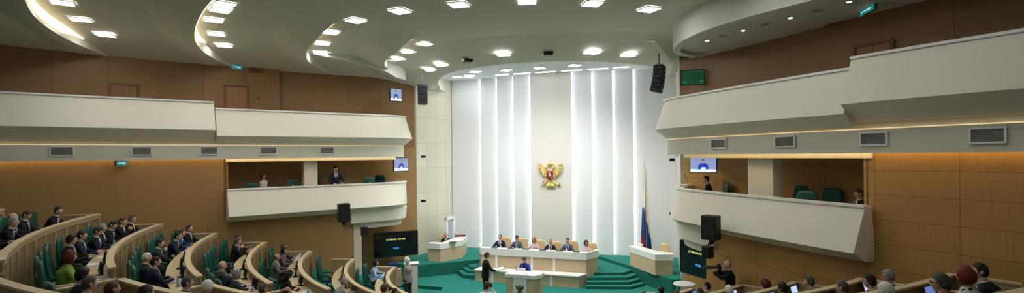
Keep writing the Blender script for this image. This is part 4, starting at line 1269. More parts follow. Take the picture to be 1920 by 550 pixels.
def add_child(name,me,m,par):
    o=bpy.data.objects.new(name,me); 
    if not me.materials: me.materials.append(m)
    COL.objects.link(o); o.parent=par
    for s in o.material_slots: s.link='OBJECT'; s.material=m
    return o
def person(loc,face,label,pose='desk',hair='short',hc='dark',top='black',shirt='white',tie='dark',yaw=0,fem=0,skin=0,spec=0,scale=1.0,vox=.02,trousers=None,group=None):
    """loc: floor point under the hips; face: plan direction the person faces"""
    global NP; NP+=1
    D=build_person(pose,yaw,fem,vox)
    o=bpy.data.objects.new('person',D['body']); COL.objects.link(o)
    for i,s in enumerate(o.material_slots):
        s.link='OBJECT'; s.material=[skins[skin],eye_m,lip_m][i]
    rz=math.atan2(face.y,face.x)-PI/2
    o.location=loc; o.rotation_euler=(0,0,rz); o.scale=(scale,)*3
    tag(o,label,'person',group)
    add_child('jacket' if not fem or shirt else 'top',D['jacket'],CLO[top],o)
    add_child('trousers',D['trousers'],CLO[trousers or ('dgray' if top not in('black','navy','royal') else top)],o)
    add_child('shoes',D['shoe'],black,o)
    if shirt: add_child('shirt',D['shirt'],CLO[shirt],o)
    if tie and shirt: add_child('tie',D['tie'],TIE[tie],o)
    if hair:
        if hair not in HAIR: HAIR[hair]=hair_mesh(hair)
        h=add_child('hair',HAIR[hair],HC[hc],o); h.matrix_local=D['HM']
    if spec:
        g=add_child('glasses',glasses(),black,o); g.matrix_local=D['HM']
    return o,D
def head_to_base(P,face,pose,yaw=0,fem=0,vox=.02,scale=1.0):
    """floor point for a person whose head centre is P"""
    D=build_person(pose,yaw,fem,vox); h=D['hc']*scale
    f=Vector((face.x,face.y,0)).normalized(); r=Vector((f.y,-f.x,0))
    return Vector((P.x,P.y,0))-f*h.y-r*h.x, h.z
# ================================================================== amphitheatre
CEN=Vector((.5,20,0)); NR=8
C2=CEN.copy()
def SC(sec): return CEN if sec==1 else C2
def RR(j,sec=1): return 5.3+1.45*j+(0 if sec==1 else .30+.135*(j-2)+(.18 if j==6 else 0))
def ZR(j): return (1.13+.465*j) if j<7 else 4.32
def ZF(j): return ZR(j)-1.05
def dR(R,deg,sec):
    # the left rows open out a little towards the gangway
    return .0005*max(0,deg-195)**2*max(0,min(1,(R-5.3)/8.7)) if sec==1 else 0
def ring(R,deg,z=0,sec=1):
    R=R+dR(R,deg,sec); a=math.radians(deg); return SC(sec)+Vector((R*math.cos(a),R*math.sin(a),z))
def inward(p,sec=1): c=SC(sec); return Vector((c.x-p.x,c.y-p.y,0)).normalized()
def ang(p,sec=1): c=SC(sec); return math.degrees(math.atan2(p.y-c.y,p.x-c.x))%360
# terraces
for sec in (1,2):
    for j in range(NR):
        mb=MB(); r0,r1=RR(j,sec)-.02,RR(j,sec)+(1.48 if j<7 else 2.2); N=60; rings=[]
        for k in range(N+1):
            d0_,d1_=(166,233) if sec==1 else (233,330)
            if j==7: d0_,d1_=(200,233) if sec==1 else (233,300)
            d=d0_+(d1_-d0_)*k/N
            rings.append([ring(r0,d,.0,sec),ring(r0,d,ZF(j)-.004*sec,sec),ring(r1,d,ZF(j)-.004*sec,sec),ring(r1,d,.0,sec)])
        mb.loft(rings); struct(mb.build('floor_terrace',teal))
def arc_solid(mb,r0,r1,z0,z1,d0,d1,step=2.0,sec=1):
    N=max(1,int(abs(d1-d0)/step)); b=len(mb.v); rm=(r0+r1)/2
    for k in range(N+1):
        d=d0+(d1-d0)*k/N
        mb.add([ring(r0,d,z0,sec),ring(r0,d,z1,sec),ring(r1,d,z1,sec),ring(r1,d,z0,sec)])
    u=lambda d: math.radians(d)*rm
    for k in range(N):
        da=d0+(d1-d0)*k/N; db=d0+(d1-d0)*(k+1)/N
        A=b+4*k; B=A+4
        for q,(i,h) in enumerate(((0,1),(1,2),(2,3),(3,0))):
            va,vb={0:(z0,z1),1:(r0,r1),2:(z1,z0),3:(r1,r0)}[q]
            mb.face((A+i,A+h,B+h,B+i),((u(da),va),(u(da),vb),(u(db),vb),(u(db),va)))
    mb.face((b,b+1,b+2,b+3)); e=b+4*N; mb.face((e,e+1,e+2,e+3))
wood_field=wood_mat('oak_field',(.27,.19,.095),3,3,seam=0,grain=.10)
def row_desk(j,d0,d1,label,sec=1,stub0=.85,stub1=.85,top1=None):
    e=empty('bench_desk',ring(RR(j,sec),(d0+d1)/2,ZF(j),sec))
    R=RR(j,sec); zr=ZR(j); zf=ZF(j); zb=zf-.42 if j else .02
    def A(mb,*a,**k): arc_solid(mb,*a,sec=sec,**k)
    def B(mb,name,m):
        for v in mb.v: v-=e.location
        return mb.build(name,m,e)
    mb=MB(); A(mb,R-.02,R+.03,zb,zr-.04,d0,d1); B(mb,'front_panel',wood_field)
    # raised rails and stiles of the panelled front
    mb=MB(); A(mb,R-.045,R-.02,zr-.15,zr-.04,d0,d1); A(mb,R-.045,R-.02,zb,zb+.14,d0,d1)
    n=max(1,round(math.radians(abs(d1-d0))*R/.72)); w=math.degrees(.06/R)
    for k in range(n+1):
        d=d0+(d1-d0)*k/n; A(mb,R-.045,R-.02,zb+.14,zr-.15,max(d-w,d0),min(d+w,d1),9)
    B(mb,'panel_frame',wood_row)
    mb=MB(); A(mb,R-.06,R+.07,zr-.035,zr,d0,d1); B(mb,'rim',oak_rim)
    mb=MB(); A(mb,R+.031,R+.46,zf+.74,zf+.77,d0,d1); B(mb,'worktop',oak_top)
    for d,st,lo in ((d0,stub0,0),(d1,stub1,1)):
        if not st: continue
        w=math.degrees(.025/R); low=(lo==1 and sec==1); top=zr-.035 if not low else zf+.80
        dd_=d+w if d==d0 else d-w
        mb=MB(); A(mb,R+.031,R+st,zf-.02,top,dd_-w,dd_+w,step=9); B(mb,'end_panel',wood_row)
        mb=MB(); A(mb,R-.06,R+st+.03,top,top+.035,dd_-w*1.6,dd_+w*1.6,step=9); B(mb,'end_rim',oak_rim)
    tag(e,label,'desk','curved bench desks'); return e
ENDS=[174.6,180.8,185.6,188.9,191.9,194.8,197.9,205]
NEAR=[229.6]*6+[231.5,231]
RN=['innermost','second','third','fourth','fifth','sixth','seventh','outermost']
for j in range(NR):
    row_desk(j,ENDS[j],NEAR[j],'curved oak bench desk of the left block, %s row from the stage'%RN[j])
L2=[234.5,234.5,234.5,234.3,234.2,235,236]
R2=[317,314.5,311.8,308.3,305.3,302.9,300.5]
for j in range(7):
    row_desk(j,L2[j],R2[j],'curved oak bench desk of the central block, %s row from the stage'%RN[j],2)

# ================================================================== sitters: (head pixel, row, ...)
SEATED=[]; QUEUE=[]; SEATED2=[]
def ray_at_R(px,py,R,Y0,sec=1):
    c=SC(sec); k=kx(px,py); A=k*k+1; Bq=-2*(k*c.x+c.y); Cq=c.x**2+c.y**2-R*R; D=Bq*Bq-4*A*Cq
    if D<0: Y=-Bq/(2*A)
    else:
        r=[(-Bq-math.sqrt(D))/(2*A),(-Bq+math.sqrt(D))/(2*A)]; Y=min(r,key=lambda y:abs(y-Y0))
    return Vector((k*Y,Y,0))
def chair_label(l):
    w_=l.split(); return 'green armchair under the '+' '.join(w_[:12]).rstrip(',')
def sitter(px,py,j,label,pose='desk',sec=1,chair=True,turn=0,**kw):
    fem=kw.get('fem',0); yaw=kw.get('yaw',0); vox=kw.get('vox',.02); sc_=kw.get('scale',1.0)
    D=build_person(pose,yaw,fem,vox); hz=ZF(j)+D['hc'].z*sc_; c=SC(sec)
    P=PZ(px,py,hz); r=(Vector((P.x,P.y,0))-c).length
    e_=dR(RR(j,sec),ang(P,sec),sec)
    lo,hi=RR(j,sec)+e_+(.86 if pose in('lean','write') else .75)-D['hc'].y,RR(j,sec)+e_+.97-D['hc'].y
    if not lo<=r<=hi:
        rc=min(max(r,lo),hi); P2=ray_at_R(px,py,rc,P.y,sec)
        dyy=(hz-CZ)*-FPX*(1/P2.y-1/P.y)
        if abs(dyy)>6: print('SIT %s px%d,%d r=%.2f->%.2f dy=%.1f'%(label[:30],px,py,r-RR(j,sec),rc-RR(j,sec),dyy))
        P=P2
    base,_=head_to_base(P,inward(P,sec),pose,yaw,fem,vox,sc_)
    QUEUE.append(dict(base=base,j=j,sec=sec,label=label,pose=pose,chair=chair,turn=turn,kw=kw))
def empty_chair(px,py,j,label,sec=1):
    z=ZF(j)+.95; P=PZ(px,py,z); c=SC(sec); r=(Vector((P.x,P.y,0))-c).length; e_=dR(RR(j,sec),ang(P,sec),sec); rc=min(max(r,RR(j,sec)+e_+.84),RR(j,sec)+e_+.88)
    P=ray_at_R(px,py,rc,P.y,sec); QUEUE.append(dict(base=Vector((P.x,P.y,0)),j=j,sec=sec,label=label,pose=None))
def seat_everyone():
    for key in sorted({(q['sec'],q['j']) for q in QUEUE}):
        sec,j=key; Q=[q for q in QUEUE if (q['sec'],q['j'])==key]; c=SC(sec)
        for q in Q:
            q['r']=(q['base']-c).length-dR(RR(j,sec),ang(q['base'],sec),sec); q['a']=math.radians(ang(q['base'],sec))
        for q in Q: q['r']=RR(j,sec)+.86 if not q['pose'] else min(max(q['r'],RR(j,sec)+.74),RR(j,sec)+.96)
        Q.sort(key=lambda q:q['a'])
        a0,a1=(ENDS[j],NEAR[j]) if sec==1 else (L2[j],R2[j]); R=RR(j,sec)+.9
        lo=math.radians(a0)+.48/R; hi=math.radians(a1)-.48/R
        for it in range(400):
            for q in Q: q['a']=min(max(q['a'],lo),hi)
            mv=0
            for x,y in zip(Q,Q[1:]):
                need=.72 if (x['pose'] or y['pose']) else .66
                g=(y['a']-x['a'])*R
                if g<need: d=(need-g)/2/R+1e-4; x['a']-=d; y['a']+=d; mv=1
            if not mv: break
        for q in Q:
            b=c+Vector((math.cos(q['a']),math.sin(q['a']),0))*(q['r']+dR(RR(j,sec),math.degrees(q['a']),sec)); b.z=ZF(j)+.002; f=inward(b,sec)
            if q['pose']:
                ff=Matrix.Rotation(q['turn'],3,'Z')@f if q['turn'] else f
                person(b,ff,q['label'],q['pose'],**q['kw'])
                if q['chair']: green_chair(b-f*.03,f,chair_label(q['label']),None)
            else: green_chair(b,f,q['label'],None)
            SEATED.append((b,f,j))
            if q['pose']: SEATED2.append((b,f,j,sec))
# ================================================================== the people on the benches
# seventh row (furthest left)
sitter(6,428,6,'bald man in dark suit with red tie, cut by the left picture edge','desk',hair='bald',hc='gray',tie='red',skin=0)
sitter(23,427,6,'bald man in dark suit sitting second on the far left bench','desk',hair='bald',hc='dgray',tie='dark',yaw=-.2)
sitter(35,430,6,'brown-haired man in black suit between the bald man and the grey-haired man, far left bench','read',hair='short',hc='brown')
sitter(46,412,6,'grey-haired man in black suit bending over the far left bench','lean',hair='thick',hc='gray',yaw=-.2)
sitter(88,399,6,'dark-haired man in black suit at the far end of the far left bench','lean',hair='short',hc='black',tie='dark',yaw=-.1)
# sixth row
sitter(132,452,5,'dark-haired heavy man in black suit behind the woman in green','desk',hair='thick',hc='dark',yaw=.1)
sitter(152,459,5,'man in navy suit beside the woman in green, nearer the desk','desk',hair='short',hc='dark',top='navy',yaw=.1)
sitter(134,471,5,'woman with short red-brown hair in bright green jacket on the left bench','desk',hair='bob',hc='auburn',top='green',fem=1,shirt=None)
sitter(171,441,5,'man in black suit with blue tie looking down at papers on the left bench','read',hair='short',hc='dark',tie='blue')
sitter(191,434,5,'grey-haired man in black suit, middle of the sixth left row','desk',hair='thick',hc='gray',tie='dark')
sitter(217,429,5,'black-haired man in black suit with dark tie, sixth left row','write',hair='short',hc='black')
sitter(235,415,5,'brown-haired man holding his hands to his mouth, sixth left row','clasp',hair='short',hc='brown')
sitter(251,410,5,'grey-haired man last at the far end of the sixth left row','desk',hair='short',hc='dgray')
sitter(146,511,5,'black-haired man with white collar below the woman in green, across the gangway','desk',2,hair='thick',hc='black',top='navy')
# fifth row
sitter(300,457,4,'dark-haired man in charcoal suit with hand on chin, fifth left row','chin',hair='short',hc='black',top='dgray')
sitter(290,484,4,'dark-haired man in navy suit with white cuffs, near end of the fifth left row','desk',hair='short',hc='dark',top='navy')
sitter(275,484,4,'pale-haired man half hidden behind the navy-suited man, fifth left row','lap',hair='receding',hc='white',top='dgray')
sitter(335,443,4,'dark-haired man in navy suit leaning on the bench, fifth left row','lean',hair='short',hc='black',top='navy')
sitter(347,434,4,'brown-haired man in blue suit on the fifth left row','lean',hair='short',hc='brown',top='blue')
sitter(359,428,4,'dark-haired man in black suit last at the far end of the fifth left row','desk',hair='receding',hc='dark')
# fourth row
sitter(458,442,3,'brown-haired man at the far end of the fourth left row','desk',hair='short',hc='brown')
sitter(448,456,3,'dark-grey-haired man in black suit with hand at his face, fourth left row','chin',hair='thick',hc='dgray')
sitter(428,488,3,'bald man in dark suit at the fourth left row','lap',hair='bald',hc='gray',top='dgray')
sitter(436,496,3,'brown-haired man in navy suit between the bald and the grey-haired man','desk',hair='short',hc='dark',top='navy')
sitter(447,503,3,'grey-haired man in charcoal suit at the near end of the fourth left row','desk',hair='thick',hc='gray',top='dgray')
# third row
sitter(519,483,2,'bald man in grey suit behind the woman with big dark hair','desk',hair='bald',hc='brown',top='gray',skin=2)
sitter(536,470,2,'woman with big dark hair in mauve jacket turning on the third left row','desk',hair='bob',hc='black',top='mauve',fem=1,shirt=None,yaw=-.4)
sitter(541,459,2,'brown-haired person beyond the woman with big dark hair','desk',hair='short',hc='brown',top='dgray')
sitter(543,505,2,'person with long dark hair in black at the near end of the third left row','read',hair='long',hc='black',fem=1,shirt=None)
# second row, first row
sitter(638,512,1,'grey-haired man in light grey jacket alone at the second left row','lean',scale=1.06,hair='receding',hc='gray',top='lgray')
sitter(706,505,0,'dark-haired woman in light blue shirt at the front left row','desk',hair='bob',hc='black',top='ltblue',fem=1,shirt=None)
sitter(725,531,0,'brown-haired woman in yellow top at the front left row','desk',hair='bob',hc='brown',top='yellow',fem=1,shirt=None)
sitter(745,536,0,'dark-haired man in black suit at the near end of the front left row','desk',hair='short',hc='dark')
# central block, left ends
sitter(179,536,5,'man with dark grey hair and navy suit, first at the bottom left','desk',2,hair='short',hc='dgray',top='navy')
sitter(216,545,5,'tan man with receding brown hair, bottom left','desk',2,hair='receding',hc='brown',skin=2)
sitter(252,548,5,'dark-haired person at the bottom, third from the left','desk',2,hair='short',hc='dark')
sitter(353,525,4,'man with dark grey hair in black suit, bottom left of centre','desk',2,hair='short',hc='dgray',yaw=-.2)
sitter(386,535,4,'white-haired man in navy suit, bottom left of centre','desk',2,hair='thick',hc='white',top='navy')
sitter(495,543,3,'man with dark grey hair at the bottom below the fourth row','desk',2,hair='short',hc='dgray')
sitter(537,545,3,'bald tan man at the bottom below the third row','desk',2,hair='bald',hc='dark',skin=2)
# central block, right ends
sitter(1207,546,0,'dark-haired person at the bottom below the right stage steps','desk',2,hair='short',hc='dark')
sitter(1239,541,0,'black-haired person at the bottom right of the stage steps','desk',2,hair='thick',hc='black')
sitter(1279,546,1,'grey-haired man at the bottom below the white round table','desk',2,hair='thick',hc='gray')
sitter(1320,521,1,'dark-haired man in navy suit in front of the right dark screen','desk',2,hair='short',hc='black',top='navy')
sitter(1315,538,1,'dark-grey-haired man in grey suit below the right dark screen','desk',2,hair='short',hc='dgray',top='gray')
sitter(1332,548,1,'brown-haired person bottom right beside the grey-suited man','desk',2,hair='short',hc='brown')
sitter(1367,543,2,'white-haired man below the photographer with the long lens','desk',2,hair='thick',hc='white')
sitter(1437,538,2,'person with dark auburn hair beyond the bench rim','read',2,hair='bob',hc='auburn',fem=1,shirt=None)
sitter(1467,537,3,'dark-haired man in navy suit beside a lit monitor, right block','desk',2,hair='thick',hc='black',top='navy',turn=.0)
sitter(1517,524,3,'man with thick grey hair in black suit in profile at the row end','desk',2,hair='thick',hc='dgray',yaw=.5,vox=.016)
sitter(1579,536,4,'brown-grey-haired man in navy suit, right block','desk',2,hair='short',hc='dgray',top='navy',vox=.016,yaw=.2)
sitter(1631,522,4,'dark-haired man with glasses in navy suit, right block','desk',2,hair='thick',hc='dark',top='navy',spec=1,vox=.016,yaw=.5)
sitter(1664,509,4,'grey-haired man with glasses and light blue shirt at the row end','desk',2,hair='thick',hc='gray',shirt='ltblue',spec=1,vox=.016,yaw=.5)
sitter(1661,545,5,'man with light grey hair seen from behind, bottom right','desk',2,hair='thick',hc='white',vox=.016)
sitter(1766,538,5,'grey-haired man with dark glasses turned left, bottom right','desk',2,hair='thick',hc='dgray',spec=1,vox=.016,scale=1.07,yaw=.6,top='dgray')
sitter(1812,516,5,'woman with red hair in black and white patterned jacket','desk',2,hair='bob',hc='red',top='print',fem=1,shirt=None,vox=.016,scale=1.07,yaw=.1)
sitter(1834,511,5,'dark-haired man in black suit close behind the red-haired woman','lean',2,hair='short',hc='dark',vox=.016,scale=1.07,yaw=.5)

# extra green armchairs standing empty
EMPTY=[(70,476,5,'first empty green armchair left of the woman in green, furthest one'),(86,492,5,'second empty green armchair left of the woman in green'),(63,510,5,'empty green armchair at the lower left corner of the sixth row'),(61,414,6,'green armchair between the grey-haired and the black-haired man, far left bench'),
  
  (263,466,4,'empty green armchair at the left of the fifth left row, far one'),(311,446,4,'green armchair top left of the navy-suited man, fifth left row'),(250,492,4,'empty green armchair at the near end of the fifth left row'),
  (413,478,3,'empty green armchair on the fourth left row, upper left'),(421,466,3,'empty green armchair on the fourth left row, furthest'),(408,500,3,'empty green armchair left of the bald man'),
  (507,474,2,'empty green armchair left of the bald man in grey'),(614,504,1,'empty green armchair at the far end of the second left row'),(622,525,1,'empty green armchair beside the man in light grey'),(684,509,0,'empty green armchair at the far end of the front left row')]
for px,py,j,lab in EMPTY: empty_chair(px,py,j,lab)
seat_everyone()

# ================================================================== people on the stage and in the well
def stander(px,py,zf,face,label,pose,Y=None,**kw):
    fem=kw.get('fem',0); sc_=kw.get('scale',1.0)
    D=build_person(pose,kw.get('yaw',0),fem,kw.get('vox',.02))
    P=PZ(px,py,zf+D['hc'].z*sc_)
    b,_=head_to_base(P,face,pose,kw.get('yaw',0),fem,kw.get('vox',.02),sc_); b.z=zf
    return person(b,face,label,pose,**kw)[0]
CAMV=Vector((0,0,0))
# presidium
PD=[(937.5,445,'balding man in dark navy suit at the left end of the presidium','receding','dgray','navy',0,'white','dark',0),
    (969,447,'dark-haired man in grey suit and glasses, second at the presidium','short','black','steel',0,'lgray',None,1),
    (1001,450,'blonde woman in pink jacket, third at the presidium','bob','blond','pink',1,None,None,0),
    (1032,453,'grey-haired man in black suit, fourth at the presidium','receding','gray','black',0,'white','dark',0),
    (1064,452,'dark-haired man in steel grey suit, fifth at the presidium','short','black','steel',0,'ltblue','dark',0),
    (1099,456,'brown-haired woman in pale pink top at the right end of the presidium','bob','brown','pink',1,None,None,0)]
for i,(px,py,lab,hr,hcol,tp,fm,sh,ti,gl) in enumerate(PD):
    f=(-EX*.0+ED).normalized(); yw=-.2 if i<5 else .5
    D=build_person('desk',yw,fm,.018); zb=DZ-.12+ .30
    # seated on the raised row behind the desk
    d=PF-1.0; k=kx(px,py); q=S(0,d); t=(k*q.y-q.x)/(EX.x-k*EX.y); P=S(t,d)
    zc=PY(px,py,P.y).z; b,_=head_to_base(P,f,'desk',yw,fm,.018); b.z=zc-D['hc'].z
    person(b,f,lab,'desk',hair=hr,hc=hcol,top=tp,fem=fm,shirt=sh,tie=ti,yaw=yw,spec=gl,vox=.018)
    cream_chair(b-f*.03+EX*.15,f,'cream armchair of the '+' '.join(lab.split()[:12]))
    if i==0: PRZ=b.z
poly_struct('floor_presidium_riser',[(-2.6,1.6),(2.6,1.6),(2.6,3.42),(-2.6,3.42)],.02,PRZ,teal)
# clerk at the left desk
f=(ED*.9+EX*.5).normalized(); D=build_person('desk',0,0,.02)
P=PY(836,441,24.9); b,_=head_to_base(P,f,'desk'); b.z=P.z-D['hc'].z
person(b,f,'grey-haired man in black suit sitting at the left clerk desk','desk',hair='receding',hc='gray',top='black',tie='dark')
cream_chair(b-f*.04-EX*.10,f,'cream leather armchair behind the left clerk desk')
poly_struct('floor_clerk_riser',[((b-O).dot(EX)-.5,(b-O).dot(ED)-.7),((b-O).dot(EX)+.5,(b-O).dot(ED)-.7),((b-O).dot(EX)+.5,(b-O).dot(ED)+.5),((b-O).dot(EX)-.5,(b-O).dot(ED)+.5)],.03,b.z,teal)
# empty chair behind the right desk
p=PY(1238.5,466,21.6); f=(ED*.9-EX*.6).normalized(); p.z=p.z-1.05
ch=cream_chair(p,f,'empty cream leather armchair behind the right stage desk')
poly_struct('floor_desk_riser',[((p-O).dot(EX)-.5,(p-O).dot(ED)-.5),((p-O).dot(EX)+.5,(p-O).dot(ED)-.5),((p-O).dot(EX)+.5,(p-O).dot(ED)+.45),((p-O).dot(EX)-.5,(p-O).dot(ED)+.45)],.03,max(p.z,DZ+.021),teal)
# speaker at the podium
pm=pod.matrix_world; b=pm@Vector((.0,.86,0)); f=-(pm.to_3x3()@Vector((0,1,0))); D=build_person('read_up',0,0,.018)
hp=pm@Vector((.02,.70,0)); zc=PY(984,489,hp.y).z
spk,_=person(Vector((b.x,b.y,AP)),f,'speaker in royal blue flight jacket and cap behind the podium','read_up',hair='short',hc='dgray',top='royal',shirt='navy',tie=None,vox=.018,scale=(zc-AP)/D['hc'].z,spec=1)
k=kx(984,489); spk.location.x=k*spk.location.y
mb=MB(); 
for i,v in enumerate(HG): pass
m2=MB(); m2.lathe([(.084,.055),(.088,.085),(.080,.125),(.05,.145),(.002,.15)],n=18); m2.prism([(-.06,.07),(.06,.07),(.05,.14),(.0,.16),(-.05,.14)],.055,.063)
cap=m2.build('cap',CLO['steel'],spk); cap.matrix_local=D['HM']
mb=MB(); mb.rbox((.07,.135,1.32),(.06,.01,.05),.006); mb.build('badge',white_pl,spk)
def paper_at(p,rotz,tilt,label,size=(.21,.297),group='papers in hands',t=.004):
    mb=MB(); mb.box((0,0,0),(size[0],size[1],t)); mb.box((.008,-.006,t),(size[0],size[1],t*.6),M=Matrix.Rotation(.05,3,'Z'))
    o=mb.build('paper_sheet',mat('paper',(.80,.80,.79),.7)); o.matrix_world=Matrix.Translation(p)@Matrix.Rotation(rotz,4,'Z')@Matrix.Rotation(tilt,4,'X'); tag(o,label,'paper',group); return o
yw=spk.rotation_euler.z
sm=Matrix.Translation(spk.location)@Matrix.Rotation(yw,4,'Z')
paper_at(sm@Vector((0,.44,1.24*spk.scale.x)),yw,1.25,'open page held up by the speaker at the podium',(.34,.24))
# walking man with papers
o=stander(913,480,AP,Vector((.95,.35,0)),'man in black suit standing before the presidium with papers','hold',hair='short',hc='dark',top='black',scale=1.03)
M_=Matrix.Translation(o.location)@Matrix.Rotation(o.rotation_euler.z,4,'Z')
paper_at(M_@Vector((.0,.55,1.13)),o.rotation_euler.z,.15,'white folder of papers held by the man standing before the presidium',(.30,.40),t=.02)
# photographer from behind
ph=stander(912,537,.0,Vector((.25,1,0)),'photographer in white shirt seen from behind at the bottom centre','photo',hair='thick',hc='brown',top='white',trousers='dgray')
M_=Matrix.Translation(ph.location)@Matrix.Rotation(ph.rotation_euler.z,4,'Z')
def photo_camera(M_,p,lens,label):
    e=empty('photo_camera',(0,0,0),M=M_@Matrix.Translation(p)); tag(e,label,'camera')
    mb=MB(); mb.rbox((0,0,0),(.145,.07,.10),.015); mb.rbox((0,0,.065),(.06,.06,.045),.01); mb.rbox((.055,.01,0),(.04,.09,.10),.012); mb.build('body',black,e)
    mb=MB(); mb.lathe([(.034,0),(.036,lens*.4),(.042,lens*.45),(.046,lens*.9),(.05,lens),(.04,lens)],n=16,M=Matrix.Rotation(-PI/2,3,'X')); mb.build('lens',dgray,e)
photo_camera(M_,Vector((.03,.30,1.60)),.12,'black camera held up by the photographer at the bottom centre')
# woman standing left of the stage
stander(763,489,ZF(0),Vector((-.55,.3,0)),'white-haired woman in grey suit standing left of the stage','stand',hair='bob',hc='white',top='lgray',fem=1,shirt=None)
# photographer with the long lens
SP=PY(1364,497,13.85); poly_=[(SP.x-.35,SP.y-.4),(SP.x+.3,SP.y-.4),(SP.x+.3,SP.y+.4),(SP.x-.35,SP.y+.4)]
D=build_person('tele',0,0,.02); SZ=SP.z-D['hc'].z
stp=MB(); stp.prism(poly_,.02,SZ); struct(stp.build('stair_landing',teal))
b,_=head_to_base(SP,Vector((-1,.05,0)),'tele'); b.z=SZ
ph=person(b,Vector((-1,.05,0)),'bald photographer in black sweater aiming a long lens, right side','tele',hair='bald',hc='gray',top='black',shirt=None,tie=None,skin=1)[0]
M_=Matrix.Translation(ph.location)@Matrix.Rotation(ph.rotation_euler.z,4,'Z')
photo_camera(M_,Vector((.03,.30,1.56)),.42,'black camera with long telephoto lens held by the bald photographer')

# ================================================================== people and chairs on the balconies
BZ=3.42
def on_path(path,side,px,o):
    q=off(path,o,side); s=cut_px(q,px-.5,px+.5)
    while len(s)<2: px+=-2*side; s=cut_px(q,px-.5,px+.5)
    p=s[0].lerp(s[-1],.5); t=(s[-1]-s[0]).normalized(); n=Vector((t.y,-t.x,0))*side; return p,n
p,n=on_path(LP,1,493,-.95); p.z=BZ-.0
w1=person(p,Vector((.6,-.4,0)),'woman with reddish hair in white blouse standing on the left balcony','fold',hair='long',hc='red',top='white',fem=1,shirt=None,scale=(PY(493,331,p.y).z-BZ)/build_person('fold',0,1,.02)['hc'].z)[0]
p,n=on_path(LP,1,627,-.80); D=build_person('rail',.4,0,.02)
person(Vector((p.x,p.y,BZ)),n,'man in dark navy suit standing at the left balcony ledge','rail',hair='short',hc='black',top='navy',yaw=.4,scale=(PY(629,317,p.y).z-BZ)/D['hc'].z)
def balcony_chair(path,side,px,py_top,o,label,turn=0):
    p,n=on_path(path,side,px,o); zt=PY(px,py_top,p.y).z; p.z=BZ
    c=green_chair(p,Matrix.Rotation(turn,3,'Z')@n,label,None); s=(zt-BZ)/1.25; c.scale=(1,1,max(.8,min(1.25,s))); return c
for px,pt,o_,tn,lab in ((468,342,-.95,PI,'green armchair at the left end of the left balcony'),(545,337,-1.0,PI,'green armchair left of the left balcony pillar'),(609,334,-1.25,1.6,'green armchair just right of the left balcony pillar'),
      (687,332,-.90,PI,'green armchair with badge near the right end of the left balcony'),(718,329,-1.22,1.2,'green armchair turned sideways at the right end of the left balcony')):
    balcony_chair(LP,1,px,pt,o_-.15,lab,tn)
for px,pt,o_,tn,lab in ((1343,342,-.95,.3,'green armchair behind the man on the right balcony'),(1486,349,-1.05,.0,'green armchair alone right of the right balcony pillar'),(1520,357,-.75,PI+.4,'green armchair turned round on the right balcony'),(1550,354,-1.45,.3,'green armchair behind the turned one on the right balcony')):
    balcony_chair(RLO,-1,px,pt,o_-.15,lab,tn)
def balcony_sitter(path,side,px,py,o,face,label,pose,**kw):
    k=kx(px,py); p,n=on_path(path,side,px,o); D=build_person(pose,kw.get('yaw',0),0,.02)
    P=Vector((p.x,p.y,0)); b,_=head_to_base(P,face,pose,kw.get('yaw',0)); zc=PY(px,py,p.y).z
    b.z=BZ; return person(b,face,label,pose,scale=max(.85,min(1.15,(zc-BZ)/D['hc'].z)),**kw)[0]
rp=balcony_sitter(RLO,-1,1313,337,-.92,Vector((-1,.25,0)),'dark-haired man in black suit speaking at the far end of the right balcony','desk',hair='short',hc='black')
balcony_sitter(RLO,-1,1609,364,-1.0,Vector((-1,.1,0)),'brown-haired man in black suit at the near end of the right balcony','lap',hair='short',hc='brown')
p,n=on_path(RLO,-1,1602,-1.42); p.z=BZ; green_chair(p,Vector((-1,.1,0)),'dark green armchair of the man at the near end of the right balcony',None)
# loose things on the balcony ledges
def micro(p,yaw,label,h=.42,group='gooseneck microphones'):
    e=empty('microphone',p,yaw); tag(e,label,'microphone',group)
    mb=MB(); mb.lathe([(.055,0),(.055,.025),(.02,.04)],n=12); mb.build('base',black,e)
    mb=MB(); mb.tube([(0,0,.03),(.0,.02,h*.6),(0,.10,h)],.006,6); mb.build('neck',dgray,e)
    mb=MB(); mb.sphere((0,.11,h+.015),(.016,.022,.022),8,6); mb.build('head',black,e); return e
# ================================================================== things on the desks
paper=mat('paper',(.80,.80,.79),.7)
mon_scr=emat('monitor_screen',(.10,.16,.42),.5)
mon_scr2=emat('monitor_bright',(.30,.38,.62),.7)
_mon={}
def monitor(p,face,label,lit=0,tilt=-.25,w=.30,h=.22):
    """desk monitor, screen towards the sitter (face = towards the sitter)"""
    rz=math.atan2(face.y,face.x)+PI/2
    key=lit
    if key not in _mon:
        e=empty('desk_monitor',(0,0,0))
        mb=MB(); mb.rbox((0,0,.0115),(.20,.15,.02),.03); mb.tube([(0,.04,.01),(0,.05,.14)],.018,8); mb.build('stand',black,e)
        R=Matrix.Rotation(tilt,3,'X'); mb=MB(); mb.rbox((0,.03,.16),(w,h,.035),.012,M=R@Matrix(((1,0,0),(0,0,-1),(0,1,0)))); c=mb.build('housing',black,e)
        mb=MB(); mb.box(Vector((0,.03,.16))+R@Vector((0,-.020,0)),(w-.03,.006,h-.03),M=R)
        sc_=mb.build('screen',[off_scr,mon_scr,mon_scr2][lit],e)
        if lit:
            mb=MB()
            for k in range(4): mb.box(Vector((0,.03,.16))+R@Vector((-.02*(k%2),-.0245,.07-.045*k)),(w*.62-.05*(k%2),.003,.012),M=R)
            mb.build('screen_rows',scr_white if lit==2 else scr_lines,sc_)
        _mon[key]=e; o=e
    else: o=copy_tree(_mon[key])
    o.location=p; o.rotation_euler=(0,0,rz); tag(o,label,'monitor','desk monitors on the benches'); return o
def wz(j): return ZF(j)+.771
